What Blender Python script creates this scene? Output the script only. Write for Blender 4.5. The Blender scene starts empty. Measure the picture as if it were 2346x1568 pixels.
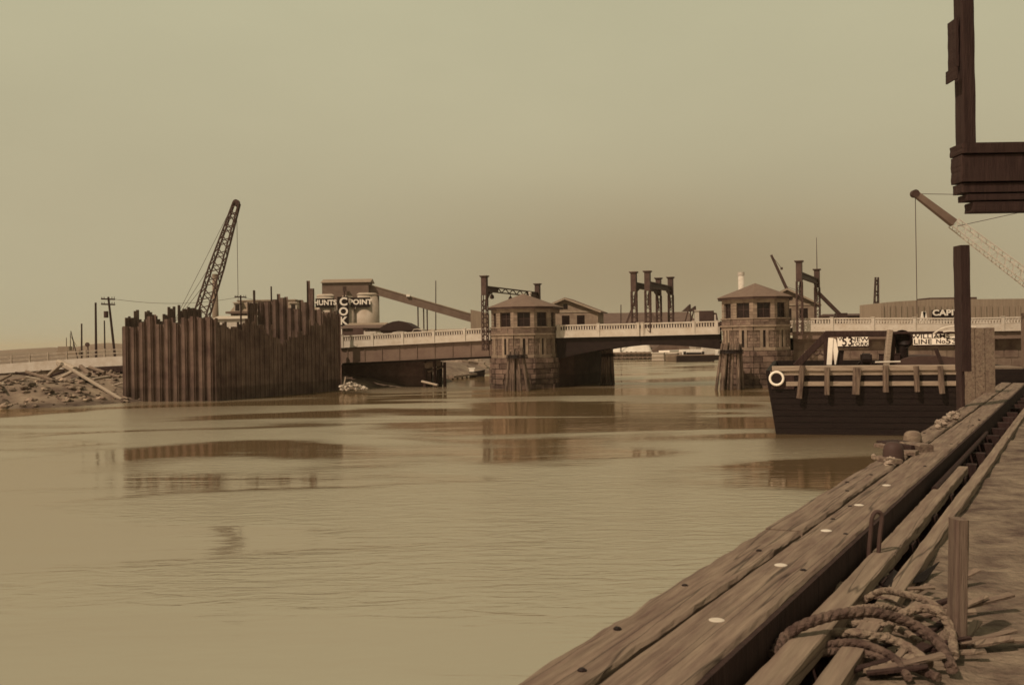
import bpy, math, random
from mathutils import Vector, Matrix, noise as mnoise
random.seed(7)
R = math.radians
SC = bpy.context.scene
COL = SC.collection

# ------------------------------------------------------------------ camera, sky, sun, exposure
H = 5.8                      # eye height above the water
S = 4.4787e-4                # metres per photograph pixel (2345 wide) per metre of depth
CX, CY = 1172.5, 783.2
ROLL = 0.015
cam_d = bpy.data.cameras.new('camera'); cam = bpy.data.objects.new('camera', cam_d); COL.objects.link(cam)
cam_d.sensor_width = 36; cam_d.lens = 36*975/1024
cam_d.clip_start = 0.1; cam_d.clip_end = 12000
cam.matrix_world = Matrix.Translation((0, 0, H)) @ Matrix.Rotation(R(90), 4, 'X') @ Matrix.Rotation(-ROLL, 4, 'Z')
cam_d.dof.use_dof = True; cam_d.dof.focus_distance = 90; cam_d.dof.aperture_fstop = 5.6
SC.camera = cam

SUN_AZ, SUN_EL = R(46), R(48)          # sun stands behind the camera on its left
sun_dir = Vector((-math.sin(SUN_AZ)*math.cos(SUN_EL), -math.cos(SUN_AZ)*math.cos(SUN_EL), math.sin(SUN_EL)))
sd = bpy.data.lights.new('sun', 'SUN'); sun = bpy.data.objects.new('sun', sd); COL.objects.link(sun)
sd.energy = 4.0; sd.angle = R(0.6); sd.color = (1, .80, .59)
sun.rotation_euler = sun_dir.to_track_quat('Z', 'Y').to_euler()

W = bpy.data.worlds.new('World'); SC.world = W; W.use_nodes = True
nt = W.node_tree; N = nt.nodes; L = nt.links; N.clear()
def wn(t, **k):
    n = N.new(t)
    for a, v in k.items(): setattr(n, a, v)
    return n
out = wn('ShaderNodeOutputWorld'); bg = wn('ShaderNodeBackground'); L.new(bg.outputs[0], out.inputs[0])
sky = wn('ShaderNodeTexSky', sky_type='NISHITA', sun_disc=False, sun_elevation=SUN_EL,
         sun_rotation=math.atan2(sun_dir.x, sun_dir.y), dust_density=6.0)
bw = wn('ShaderNodeRGBToBW'); L.new(sky.outputs[0], bw.inputs[0])
tc = wn('ShaderNodeTexCoord'); sep = wn('ShaderNodeSeparateXYZ'); L.new(tc.outputs['Generated'], sep.inputs[0])
ramp = wn('ShaderNodeValToRGB'); L.new(sep.outputs[2], ramp.inputs[0])
cr = ramp.color_ramp
cr.elements[0].position = 0.0; cr.elements[0].color = (4.50, 3.95, 2.56, 1)
cr.elements[1].position = 0.9; cr.elements[1].color = (5.3, 5.1, 3.3, 1)
for p, c in ((.03, (4.52, 3.98, 2.57, 1)), (.14, (4.62, 4.08, 2.66, 1)), (.32, (4.92, 4.56, 2.98, 1))):
    e = cr.elements.new(p); e.color = c
def wmath(op, a, b=None, c=None):
    m = wn('ShaderNodeMath', operation=op)
    for i, v in enumerate((a, b, c)):
        if v is None: continue
        if isinstance(v, (int, float)): m.inputs[i].default_value = v
        else: L.new(v, m.inputs[i])
    return m.outputs[0]
# soft bank of smoke and cloud low over the drawbridge
cloud = wn('ShaderNodeTexNoise'); cloud.inputs['Scale'].default_value = 3.2; cloud.inputs['Detail'].default_value = 4
mp = wn('ShaderNodeMapping'); mp.inputs['Scale'].default_value = (1, 1, 2.4); L.new(tc.outputs['Generated'], mp.inputs[0]); L.new(mp.outputs[0], cloud.inputs[0])
dx = wmath('SUBTRACT', sep.outputs[0], 0.17); dz = wmath('SUBTRACT', sep.outputs[2], 0.065)
d2 = wmath('ADD', wmath('MULTIPLY', wmath('MULTIPLY', dx, dx), 10.0), wmath('MULTIPLY', wmath('MULTIPLY', dz, dz), 150.0))
blob = wmath('POWER', 2.718, wmath('MULTIPLY', d2, -1.0))
front = wmath('GREATER_THAN', sep.outputs[1], 0.0)
dark = wmath('MULTIPLY', wmath('MULTIPLY', blob, front), wmath('MULTIPLY_ADD', cloud.outputs[0], 0.9, 0.5))
mot = wmath('MULTIPLY_ADD', cloud.outputs[0], 0.17, 0.915)
mixn = wn('ShaderNodeMix', data_type='RGBA', blend_type='MULTIPLY'); mixn.inputs[0].default_value = 1
L.new(ramp.outputs[0], mixn.inputs[6])
# the Nishita brightness softly shapes the overcast tone
nb = wmath('MULTIPLY_ADD', wmath('MINIMUM', bw.outputs[0], 12.0), 0.012, 0.93)
comb = wn('ShaderNodeCombineColor'); mot = wmath('MULTIPLY', mot, nb)
for i, k in enumerate((.26, .35, .41)): L.new(wmath('MULTIPLY', mot, wmath('MULTIPLY_ADD', dark, -k, 1.0)), comb.inputs[i])
L.new(comb.outputs[0], mixn.inputs[7]); L.new(mixn.outputs[2], bg.inputs[0])
bg.inputs[1].default_value = 0.105
SC.view_settings.view_transform = 'Standard'; SC.view_settings.look = 'None'
SC.view_settings.exposure = 0.0; SC.view_settings.gamma = 1.0
SC.cycles.filter_width = 1.6
SC.cycles.max_bounces = 6; SC.cycles.volume_bounces = 0
SC.cycles.use_denoising = True

# ------------------------------------------------------------------ photograph pixel -> world helpers
cr_, sr_ = math.cos(ROLL), math.sin(ROLL)
def unroll(x, y):
    a, b = x-CX, y-CY
    return a*cr_ - b*sr_, b*cr_ + a*sr_
def at(x, y, D):
    a, b = unroll(x, y)
    return Vector((a*S*D, D, H - b*S*D))
def at_z(x, y, z=0.0):
    a, b = unroll(x, y)
    D = (H-z)/(b*S)
    return Vector((a*S*D, D, z))
class Plane:
    """vertical plane through p (x,y) along direction e; f is its horizontal normal away from the camera"""
    def __init__(s, p, e):
        s.p = Vector((p[0], p[1], 0)); s.e = Vector((e[0], e[1], 0)).normalized(); s.f = Vector((-s.e.y, s.e.x, 0))
    def hit(s, x, y, w=0.0):
        a, b = unroll(x, y); q = a*S
        D = (s.f.dot(s.p)+w)/(s.f.x*q+s.f.y)
        return Vector((q*D, D, H-b*S*D))
    def sz(s, x, y, w=0.0):
        v = s.hit(x, y, w); return s.e.dot(v-s.p), v.z
    def pt(s, u, w, z): return s.p + s.e*u + s.f*w + Vector((0, 0, z))

# ------------------------------------------------------------------ mesh builder
ORG = {}
class MB:
    def __init__(s): s.v = []; s.f = []; s.sm = False
    def add(s, vs, fs):
        n = len(s.v); s.v += [Vector(p) for p in vs]; s.f += [tuple(i+n for i in f) for f in fs]; return s
    def box(s, c, d, rz=0.0, e=None, f=None):
        c = Vector(c); hx, hy, hz = d[0]/2, d[1]/2, d[2]/2
        if e is None: e = Vector((math.cos(rz), math.sin(rz), 0))
        if f is None: f = Vector((-e.y, e.x, 0))
        vs = [c + e*(sx*hx) + f*(sy*hy) + Vector((0, 0, sz*hz)) for sz in (-1, 1) for sx, sy in ((-1, -1), (1, -1), (1, 1), (-1, 1))]
        return s.add(vs, [(0, 3, 2, 1), (4, 5, 6, 7), (0, 1, 5, 4), (1, 2, 6, 5), (2, 3, 7, 6), (3, 0, 4, 7)])
    def beam(s, p0, p1, w, h=None, up=(0, 0, 1), taper=1.0):
        h = h or w; p0 = Vector(p0); p1 = Vector(p1); d = (p1-p0).normalized(); up = Vector(up)
        if abs(d.dot(up)) > .98: up = Vector((0, 1, 0)) if abs(d.y) < .9 else Vector((1, 0, 0))
        a = d.cross(up).normalized(); b = a.cross(d)
        vs = [p0 + a*(i*w/2) + b*(j*h/2) for i, j in ((-1, -1), (1, -1), (1, 1), (-1, 1))] + \
             [p1 + a*(i*w/2*taper) + b*(j*h/2*taper) for i, j in ((-1, -1), (1, -1), (1, 1), (-1, 1))]
        return s.add(vs, [(0, 3, 2, 1), (4, 5, 6, 7), (0, 1, 5, 4), (1, 2, 6, 5), (2, 3, 7, 6), (3, 0, 4, 7)])
    def cyl(s, p0, p1, r0, r1=None, n=12, cap=True):
        r1 = r0 if r1 is None else r1
        p0 = Vector(p0); p1 = Vector(p1); d = (p1-p0).normalized()
        up = Vector((0, 0, 1)) if abs(d.z) < .95 else Vector((1, 0, 0))
        a = d.cross(up).normalized(); b = d.cross(a)
        vs = []
        for p, r in ((p0, r0), (p1, r1)):
            for i in range(n):
                t = 2*math.pi*i/n; vs.append(p + a*(r*math.cos(t)) + b*(r*math.sin(t)))
        fs = [(i, (i+1) % n, n+(i+1) % n, n+i) for i in range(n)]
        if cap: fs += [tuple(range(n-1, -1, -1)), tuple(range(n, 2*n))]
        return s.add(vs, fs)
    def lathe(s, c, prof, n=16, axis=(0, 0, 1)):
        c = Vector(c); d = Vector(axis).normalized()
        up = Vector((0, 0, 1)) if abs(d.z) < .95 else Vector((1, 0, 0))
        a = d.cross(up).normalized(); b = d.cross(a); vs = []; fs = []
        for r, z in prof:
            for i in range(n):
                t = 2*math.pi*i/n; vs.append(c + d*z + a*(r*math.cos(t)) + b*(r*math.sin(t)))
        for k in range(len(prof)-1):
            fs += [(k*n+i, k*n+(i+1) % n, (k+1)*n+(i+1) % n, (k+1)*n+i) for i in range(n)]
        fs += [tuple(range(n-1, -1, -1)), tuple(range((len(prof)-1)*n, len(prof)*n))]
        return s.add(vs, fs)
    def prism(s, poly, z0, z1):
        n = len(poly)
        z0f = z0 if callable(z0) else (lambda p: z0); z1f = z1 if callable(z1) else (lambda p: z1)
        vs = [Vector((p[0], p[1], z0f(p))) for p in poly] + [Vector((p[0], p[1], z1f(p))) for p in poly]
        return s.add(vs, [tuple(range(n-1, -1, -1)), tuple(range(n, 2*n))] + [(i, (i+1) % n, n+(i+1) % n, n+i) for i in range(n)])
    def slab(s, pts, t):
        """planar outline (list of 3D points) given thickness vector t"""
        n = len(pts); t = Vector(t); pts = [Vector(p) for p in pts]
        return s.add(pts + [p+t for p in pts], [tuple(range(n-1, -1, -1)), tuple(range(n, 2*n))] + [(i, (i+1) % n, n+(i+1) % n, n+i) for i in range(n)])
    def tube(s, pts, r, n=8, sub=6, strands=0, pitch=.12):
        P = [Vector(p) for p in pts]; Q = []
        for i in range(len(P)-1):
            a, b, c, d = P[max(i-1, 0)], P[i], P[i+1], P[min(i+2, len(P)-1)]
            for k in range(sub):
                t = k/sub
                Q.append(.5*((2*b)+(c-a)*t+(2*a-5*b+4*c-d)*t*t+(3*b-a-3*c+d)*t**3))
        Q.append(P[-1]); vs = []; m = len(Q); prev = None; arc = 0.0
        for i, q in enumerate(Q):
            d = (Q[min(i+1, m-1)]-Q[max(i-1, 0)]).normalized()
            up = prev if prev is not None and abs(d.dot(prev)) < .95 else (Vector((0, 0, 1)) if abs(d.z) < .9 else Vector((1, 0, 0)))
            a = d.cross(up).normalized(); b = a.cross(d); prev = b
            if i: arc += (q-Q[i-1]).length
            for j in range(n):
                t = 2*math.pi*j/n; k = r*(.86+.2*abs(math.cos(strands/2*(t-2*math.pi*arc/pitch)))) if strands else r
                vs.append(q + a*(k*math.cos(t)) + b*(k*math.sin(t)))
        fs = [(i*n+j, i*n+(j+1) % n, (i+1)*n+(j+1) % n, (i+1)*n+j) for i in range(m-1) for j in range(n)]
        fs += [tuple(range(n-1, -1, -1)), tuple(range((m-1)*n, m*n))]
        return s.add(vs, fs)
    def rock(s, c, r, seed, squash=.7):
        rnd = random.Random(seed); c = Vector(c); prof = []
        n, k = 8, 5; vs = []; fs = []
        off = Vector((rnd.random()*50, rnd.random()*50, rnd.random()*50))
        for i in range(k):
            ph = math.pi*(i+.5)/k
            for j in range(n):
                th = 2*math.pi*(j+.5*(i % 2))/n
                d = Vector((math.sin(ph)*math.cos(th), math.sin(ph)*math.sin(th), math.cos(ph)))
                q = r*(.75+.55*mnoise.noise(d*1.3+off))
                vs.append(c+Vector((d.x*q, d.y*q, d.z*q*squash)))
        for i in range(k-1):
            fs += [(i*n+j, (i+1)*n+j, (i+1)*n+(j+1) % n, i*n+(j+1) % n) for j in range(n)]
        fs += [tuple(range(n)), tuple(range((k-1)*n+n-1, (k-1)*n-1, -1))]
        return s.add(vs, fs)
    def rough_beam(s, p0, p1, w, h, n=40, jit=.01, seed=1, ch=.12):
        """timber with chamfered, worn edges: rings of 8 points jittered along the length"""
        p0 = Vector(p0); p1 = Vector(p1); d = (p1-p0).normalized()
        a = d.cross(Vector((0, 0, 1)) if abs(d.z) < .95 else Vector((0, 1, 0))).normalized(); b = a.cross(d)
        o = Vector((seed*3.1, seed*7.7, 0)); vs = []; fs = []
        sec = []
        c = ch*min(w, h)
        for (i, j) in ((-1, -1), (1, -1), (1, 1), (-1, 1)):
            if i*j > 0: sec += [(i*(w/2), j*(h/2-c), i, j), (i*(w/2-c), j*(h/2), i, j)]
            else: sec += [(i*(w/2-c), j*(h/2), i, j), (i*(w/2), j*(h/2-c), i, j)]
        m = len(sec)
        for k in range(n+1):
            q = p0.lerp(p1, k/n)
            for t, (u, v, i, j) in enumerate(sec):
                nx = mnoise.noise(Vector((k*.31, t*2.3, 0))+o) + .6*mnoise.noise(Vector((k*1.1, t*2.3, 5))+o)
                nz = mnoise.noise(Vector((k*.27, t*1.9, 9))+o)
                vs.append(q + a*(u+i*jit*nx) + b*(v+j*jit*.5*nz))
        for k in range(n): fs += [(k*m+t, k*m+(t+1) % m, (k+1)*m+(t+1) % m, (k+1)*m+t) for t in range(m)]
        fs += [tuple(range(m-1, -1, -1)), tuple(range(n*m, n*m+m))]
        return s.add(vs, fs)
    def lattice(s, p0, p1, w0, w1, n, r, up=(0, 1, 0)):
        """four-chord lattice between p0 and p1, width w0 -> w1"""
        p0 = Vector(p0); p1 = Vector(p1); d = (p1-p0).normalized(); up = Vector(up)
        a = d.cross(up).normalized(); b = a.cross(d)
        def c(k, t): 
            i, j = ((-1, -1), (1, -1), (1, 1), (-1, 1))[k]; w = (w0+(w1-w0)*t)/2
            return p0.lerp(p1, t)+a*(i*w)+b*(j*w)
        for k in range(4):
            s.beam(c(k, 0), c(k, 1), r)
            for q in range(n):
                x, y = (k, (k+1) % 4) if q % 2 == 0 else ((k+1) % 4, k)
                s.beam(c(x, q/n), c(y, (q+1)/n), r*.6)
        return s
    def build(s, name, mat, parent=None, org=None, smooth=False):
        if org is None: org = ORG.get(parent.name, Vector((0, 0, 0))) if parent else Vector((0, 0, 0))
        org = Vector(org)
        me = bpy.data.meshes.new(name); me.from_pydata([tuple(v-org) for v in s.v], [], s.f); me.update()
        if smooth:
            for p in me.polygons: p.use_smooth = True
        me.materials.append(mat)
        o = bpy.data.objects.new(name, me); COL.objects.link(o)
        if parent: o.parent = parent
        else: o.location = org
        ORG[o.name] = org
        return o
def tag(o, label=None, cat=None, group=None, kind=None):
    if label: o['label'] = label
    if cat: o['category'] = cat
    if group: o['group'] = group
    if kind: o['kind'] = kind
    return o
def thing(name, label, cat, loc=(0, 0, 0), group=None):
    o = bpy.data.objects.new(name, None); COL.objects.link(o); o.location = loc; o.empty_display_size = .2
    ORG[o.name] = Vector(loc); return tag(o, label, cat, group)
def single(name, mb, mat, label, cat, org=(0, 0, 0), group=None, smooth=False):
    return tag(mb.build(name, mat, None, org, smooth), label, cat, group)
def struct(name, mb, mat, smooth=False): return tag(mb.build(name, mat, None, None, smooth), kind='structure')
def copy_tree(o, parent=None):
    c = o.copy(); COL.objects.link(c); c.parent = parent; ORG[c.name] = ORG.get(o.name, Vector())
    for ch in o.children: copy_tree(ch, c)
    return c
def lettering(text, loc, e, up, size, mat, parent, name='lettering', weight=0.0, sx=1.0, depth=.02):
    """flat raised letters: e = reading direction, up = upward, centred on loc"""
    cu = bpy.data.curves.new(name, 'FONT'); cu.body = text; cu.size = size; cu.align_x = 'CENTER'; cu.align_y = 'CENTER'
    cu.extrude = depth; cu.offset = weight; cu.space_character = 1.05; cu.space_line = .85
    o = bpy.data.objects.new(name, cu); COL.objects.link(o)
    dg = bpy.context.evaluated_depsgraph_get(); me = bpy.data.meshes.new_from_object(o.evaluated_get(dg))
    bpy.data.objects.remove(o); bpy.data.curves.remove(cu)
    e = Vector(e).normalized(); up = Vector(up).normalized(); n = e.cross(up)
    org = ORG.get(parent.name, Vector())
    for v in me.vertices:
        v.co = Vector(loc)+e*(v.co.x*sx)+up*v.co.y+n*v.co.z - org
    me.materials.clear(); me.materials.append(mat)
    m = bpy.data.objects.new(name, me); COL.objects.link(m); m.parent = parent; ORG[m.name] = org
    return m

# ------------------------------------------------------------------ materials (all sepia toned)
def tint(v, k=1.0):
    a = min(1, v/.2); b = min(1, max(0, (v-.25)/.2))
    return (v*k, v*k*(.51+.24*a+.13*b), v*k*(.48+.08*a+.22*b), 1)
def mat(name, v, v2=None, scale=2.0, rough=.85, bump=.25, bscale=None, island=0.0, stretch=(1, 1, 1), rz=0.0, metal=0.0, wet=None, rust=0.0, detail=6, grain=0.0, spec=.12):
    m = bpy.data.materials.new(name); m.use_nodes = True; t = m.node_tree; ns = t.nodes; ls = t.links
    b = ns['Principled BSDF']; b.inputs['Roughness'].default_value = rough; b.inputs['Metallic'].default_value = metal
    b.inputs['Specular IOR Level'].default_value = spec
    v2 = v*.6 if v2 is None else v2
    tcn = ns.new('ShaderNodeTexCoord'); mpn = ns.new('ShaderNodeMapping'); mpn.inputs['Scale'].default_value = stretch; mpn.inputs['Rotation'].default_value = (0, 0, rz)
    # rotate first so that the stretch follows the timber
    if rz:
        pre = ns.new('ShaderNodeVectorRotate'); pre.rotation_type = 'Z_AXIS'; pre.inputs['Angle'].default_value = rz
        ls.new(tcn.outputs['Object'], pre.inputs['Vector']); ls.new(pre.outputs[0], mpn.inputs[0]); mpn.inputs['Rotation'].default_value = (0, 0, 0)
    else: ls.new(tcn.outputs['Object'], mpn.inputs[0])
    n1 = ns.new('ShaderNodeTexNoise'); n1.inputs['Scale'].default_value = scale; n1.inputs['Detail'].default_value = detail; n1.inputs['Roughness'].default_value = .65
    ls.new(mpn.outputs[0], n1.inputs[0])
    rp = ns.new('ShaderNodeValToRGB'); ls.new(n1.outputs[0], rp.inputs[0])
    rp.color_ramp.elements[0].position = .32; rp.color_ramp.elements[1].position = .68
    rp.color_ramp.elements[0].color = tint(v2); rp.color_ramp.elements[1].color = tint(v)
    col = rp.outputs[0]
    def mul(colsock, facsock):
        mx = ns.new('ShaderNodeMix'); mx.data_type = 'RGBA'; mx.blend_type = 'MULTIPLY'; mx.inputs[0].default_value = 1
        ls.new(colsock, mx.inputs[6]); ls.new(facsock, mx.inputs[7]); return mx.outputs[2]
    def mth(op, a, b2=None, c=None):
        q = ns.new('ShaderNodeMath'); q.operation = op
        for i, x in enumerate((a, b2, c)):
            if x is None: continue
            if isinstance(x, (int, float)): q.inputs[i].default_value = x
            else: ls.new(x, q.inputs[i])
        return q.outputs[0]
    if island:
        g = ns.new('ShaderNodeNewGeometry')
        col = mul(col, mth('MULTIPLY_ADD', g.outputs['Random Per Island'], island*2, 1-island))
    if rust:   # streaks that run down the sheet
        n3 = ns.new('ShaderNodeTexNoise'); n3.inputs['Scale'].default_value = 1.0; n3.inputs['Detail'].default_value = 5
        m3 = ns.new('ShaderNodeMapping'); m3.inputs['Scale'].default_value = (5, 5, .35); ls.new(tcn.outputs['Object'], m3.inputs[0]); ls.new(m3.outputs[0], n3.inputs[0])
        col = mul(col, mth('MULTIPLY_ADD', n3.outputs[0], rust*2, 1-rust))
    if grain:  # fine grain and long drying cracks along the timber
        src = pre.outputs[0] if rz else tcn.outputs['Object']
        for sc_, kind in (((42, 1.0, 42), 0), ((8, .22, 8), 1)):
            mg = ns.new('ShaderNodeMapping'); mg.inputs['Scale'].default_value = sc_; ls.new(src, mg.inputs[0])
            ng = ns.new('ShaderNodeTexNoise'); ng.inputs['Scale'].default_value = 1.0; ng.inputs['Detail'].default_value = 4 if kind == 0 else 1.5; ls.new(mg.outputs[0], ng.inputs[0])
            if kind == 0: col = mul(col, mth('MULTIPLY_ADD', ng.outputs[0], grain*2, 1-grain))
            else:
                ab = mth('ABSOLUTE', mth('SUBTRACT', ng.outputs[0], .5)); q = ns.new('ShaderNodeMapRange')
                for i, v_ in enumerate((.0, .014, .35, 1.0)): q.inputs[i+1].default_value = v_
                ls.new(ab, q.inputs[0]); col = mul(col, q.outputs[0])
    if wet is not None:   # dark tide band up to height wet
        g2 = ns.new('ShaderNodeNewGeometry'); s2 = ns.new('ShaderNodeSeparateXYZ'); ls.new(g2.outputs['Position'], s2.inputs[0])
        n4 = ns.new('ShaderNodeTexNoise'); n4.inputs['Scale'].default_value = 1.2; ls.new(g2.outputs['Position'], n4.inputs[0])
        h = mth('ADD', s2.outputs[2], mth('MULTIPLY_ADD', n4.outputs[0], .5, -.25))
        mr = ns.new('ShaderNodeMapRange'); mr.inputs[1].default_value = wet-.12; mr.inputs[2].default_value = wet+.12; mr.inputs[3].default_value = .68; mr.inputs[4].default_value = 1.0
        ls.new(h, mr.inputs[0]); col = mul(col, mr.outputs[0])
    ls.new(col, b.inputs['Base Color'])
    if bump:
        n2 = ns.new('ShaderNodeTexNoise'); n2.inputs['Scale'].default_value = bscale or scale*4; n2.inputs['Detail'].default_value = 6
        ls.new(mpn.outputs[0], n2.inputs[0]); bp = ns.new('ShaderNodeBump'); bp.inputs['Strength'].default_value = bump; bp.inputs['Distance'].default_value = .05
        ls.new(n2.outputs[0], bp.inputs['Height']); ls.new(bp.outputs[0], b.inputs['Normal'])
    return m
DOCK_ANG = R(29.69)
M = dict(
    stone=mat('cut_stone', .235, .15, 1.2, island=.16),
    rock_stone=mat('rock_faced_stone', .165, .10, 1.5, bump=.6, island=.22),
    wet_stone=mat('tidal_stone', .14, .055, 1.2, bump=.7, island=.35, wet=1.6),
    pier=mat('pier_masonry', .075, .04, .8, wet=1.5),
    concrete=mat('pale_concrete', .46, .36, .9, bump=.12),
    wall=mat('mottled_wall', .18, .085, .7, bump=.4, wet=2.2),
    girder=mat('painted_girder', .15, .11, .5, rough=.6, bump=.05),
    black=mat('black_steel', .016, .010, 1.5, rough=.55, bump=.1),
    steel=mat('dark_steel', .06, .04, 1.2, rough=.6, bump=.1),
    portal=mat('portal_steel', .075, .045, 2, rough=.6, bump=.1),
    sheet=mat('sheet_pile_steel', .125, .05, .5, rough=.7, bump=.15, rust=.45, island=.28, wet=1.45),
    sheet_dark=mat('shaded_sheet_pile', .045, .03, .5, rough=.65, bump=.15, rust=.35, wet=1.3),  # sheet pile steel again, with the shade put into its colour
    roof=mat('slate_roof', .15, .115, 1.5, bump=.2, stretch=(1, 1, 3)),
    glass=mat('dark_window', .018, .012, 1, rough=.25, bump=0, spec=.25),
    trim=mat('window_trim', .30, .22, 2, bump=.1),
    wood=mat('weathered_timber', .20, .10, 3, bump=.5, stretch=(.25, 6, 6), island=.15),
    wood_v=mat('weathered_pile', .17, .03, 2.5, bump=.6, stretch=(3, 3, .25), island=.6, wet=1.5),
    wood_pale=mat('pale_timber', .36, .22, 3, bump=.4, stretch=(.3, 6, 6), island=.15),
    wood_dark=mat('creosoted_timber', .040, .022, 3, bump=.5, stretch=(4, 4, .4), island=.2),
    dock=mat('dock_timber', .185, .10, 2.2, bump=.3, bscale=5, stretch=(6, .7, 6), rz=DOCK_ANG, detail=12, grain=.5),
    plank=mat('dock_plank', .205, .12, 2.2, bump=.25, bscale=4, stretch=(7, .5, 7), rz=DOCK_ANG, detail=8, grain=.3),
    dirt=mat('dock_dirt', .20, .05, 2.6, bump=1.0, bscale=14, detail=14),
    hull=mat('black_hull', .011, .007, 1.2, rough=.7, bump=.3, stretch=(.4, .4, 5)),
    white=mat('white_paint', .72, .60, 2, bump=.05, rough=.6),
    dim_white=mat('dull_white_paint', .50, .38, 1.0, bump=.1),
    ink=mat('black_lettering', .03, .02, 2, bump=0),
    sign_dark=mat('dark_sign', .014, .009, 2, bump=.05),
    tarp=mat('brown_tarpaulin', .07, .05, 1.5, bump=.4),
    stake=mat('stake_timber', .17, .08, 3, bump=.4, stretch=(8, 8, .5)),
    fence=mat('worn_whitewash', .36, .22, 2, bump=.1),
    rope=mat('manila_rope', .24, .12, 14, bump=.9, bscale=30),
    hose=mat('dark_rope', .13, .05, 10, bump=.9, bscale=25),
    silo=mat('silo_concrete', .38, .29, .35, bump=.05),
    brick=mat('far_brick', .16, .12, .6, bump=.1),
    far_pale=mat('pale_clapboard', .40, .32, .5, bump=.1),
    far_mid=mat('far_corrugated', .24, .18, .5, bump=.1, stretch=(4, 4, .3)),
    far_dark=mat('far_dark_roof', .075, .055, .4, bump=.1),
    shed_roof=mat('tar_paper_roof', .11, .08, .4, bump=.1),
    coal=mat('bow_roof_felt', .04, .028, .6, bump=.2),
    sand=mat('sand_heap', .55, .40, .5, bump=.5),
    rubble=mat('broken_stone', .32, .12, 2, bump=.7, island=.4),
    road=mat('road_surface', .30, .24, .6, bump=.2),
    capitol=mat('coal_pocket_boards', .27, .19, .6, bump=.2, stretch=(6, 6, .3)),
)
def ground_mat():
    m = mat('bank_earth', .22, .06, .35, bump=1.0, bscale=1.6, detail=14, wet=.35); return m
PATCH = (40, 0, 0)
def water_mat():
    m = bpy.data.materials.new('harbour_water'); m.use_nodes = True; t = m.node_tree; ns = t.nodes; ls = t.links
    b = ns['Principled BSDF']; b.inputs['IOR'].default_value = 8.0; b.inputs['Specular IOR Level'].default_value = .5
    b.inputs['Base Color'].default_value = (.11, .072, .038, 1)
    b.inputs['Specular Tint'].default_value = (1, .905, .80, 1)
    tcn = ns.new('ShaderNodeTexCoord')
    def nz(scale, st, detail=3, dist=0.0, loc=(0, 0, 0)):
        mp = ns.new('ShaderNodeMapping'); mp.inputs['Scale'].default_value = st; mp.inputs['Location'].default_value = loc; ls.new(tcn.outputs['Object'], mp.inputs[0])
        n = ns.new('ShaderNodeTexNoise'); n.inputs['Scale'].default_value = scale; n.inputs['Detail'].default_value = detail; n.inputs['Distortion'].default_value = dist
        ls.new(mp.outputs[0], n.inputs[0]); return n.outputs[0]
    def mr(x, a, b_, c, d):
        q = ns.new('ShaderNodeMapRange'); q.interpolation_type = 'SMOOTHSTEP'
        for i, v in enumerate((a, b_, c, d)): q.inputs[i+1].default_value = v
        ls.new(x, q.inputs[0]); return q.outputs[0]
    def mth(op, a, b2):
        q = ns.new('ShaderNodeMath'); q.operation = op
        for i, x in enumerate((a, b2)):
            if isinstance(x, (int, float)): q.inputs[i].default_value = x
            else: ls.new(x, q.inputs[i])
        return q.outputs[0]
    patch = mr(nz(.035, (1, 2.6, 1), 2, .6, PATCH), .42, .58, 0, 1)      # wind-ruffled patches
    ls.new(mr(patch, 0, 1, .07, .27), b.inputs['Roughness'])
    rip = nz(1.5, (.5, 1.6, 1), 4, .9); swell = nz(.16, (.5, 1.7, 1), 3, .8)
    h = mth('ADD', mth('MULTIPLY', rip, mr(patch, 0, 1, .007, .055)), mth('MULTIPLY', swell, .035))
    bp = ns.new('ShaderNodeBump'); bp.inputs['Strength'].default_value = 1; bp.inputs['Distance'].default_value = 1.0
    ls.new(h, bp.inputs['Height']); ls.new(bp.outputs[0], b.inputs['Normal'])
    return m

# ------------------------------------------------------------------ the ground and the river
RIVER = [(-900, 70), (-120, 84), (-70, 92), (-45, 97), (-40, 106), (-36, 112), (-24, 127), (-11, 134), (-9, 150), (-13, 165), (-6, 178), (4, 230), (18, 296),
         (45, 303), (62, 300), (66, 255), (52, 190), (44, 140), (39, 120), (43, 105), (44, 80), (32, 58), (12, 23), (-6, -8), (-60, -90), (-900, -300)]
def seg_d(p, a, b):
    ax, ay = a; bx, by = b; vx, vy = bx-ax, by-ay
    t = max(0, min(1, ((p[0]-ax)*vx+(p[1]-ay)*vy)/(vx*vx+vy*vy)))
    return math.hypot(p[0]-ax-t*vx, p[1]-ay-t*vy)
def inside(p, P):
    c = False; j = len(P)-1
    for i in range(len(P)):
        if (P[i][1] > p[1]) != (P[j][1] > p[1]) and p[0] < (P[j][0]-P[i][0])*(p[1]-P[i][1])/(P[j][1]-P[i][1])+P[i][0]: c = not c
        j = i
    return c
def river_d(p):
    d = min(seg_d(p, RIVER[i], RIVER[(i+1) % len(RIVER)]) for i in range(len(RIVER)))
    return -d if inside(p, RIVER) else d
def ground_z(x, y):
    d = river_d((x, y)); n = mnoise.noise(Vector((x*.22, y*.22, 3)))*.45+mnoise.noise(Vector((x*.7, y*.7, 8)))*.22
    if d < 0: z = max(-4, d*.4)
    else: z = min(2.1, d*.30) + n*min(1, d*.4)
    return z
def axis(lo, hi, fine, flo, fhi, far):
    a = []; v = flo
    while v <= fhi: a.append(v); v += fine
    s = fine; v = flo
    while v > lo: s *= 1.35; v -= s; a.insert(0, max(v, lo))
    s = fine; v = a[-1]
    while v < hi: s *= 1.35; v += s; a.append(min(v, hi))
    return a
xs = axis(-5000, 5000, 2.0, -84, 76, 0); ys = axis(-1500, 7000, 2.0, 56, 200, 0)
g = MB(); nx = len(xs)
g.v = [Vector((x, y, ground_z(x, y))) for y in ys for x in xs]
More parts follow.
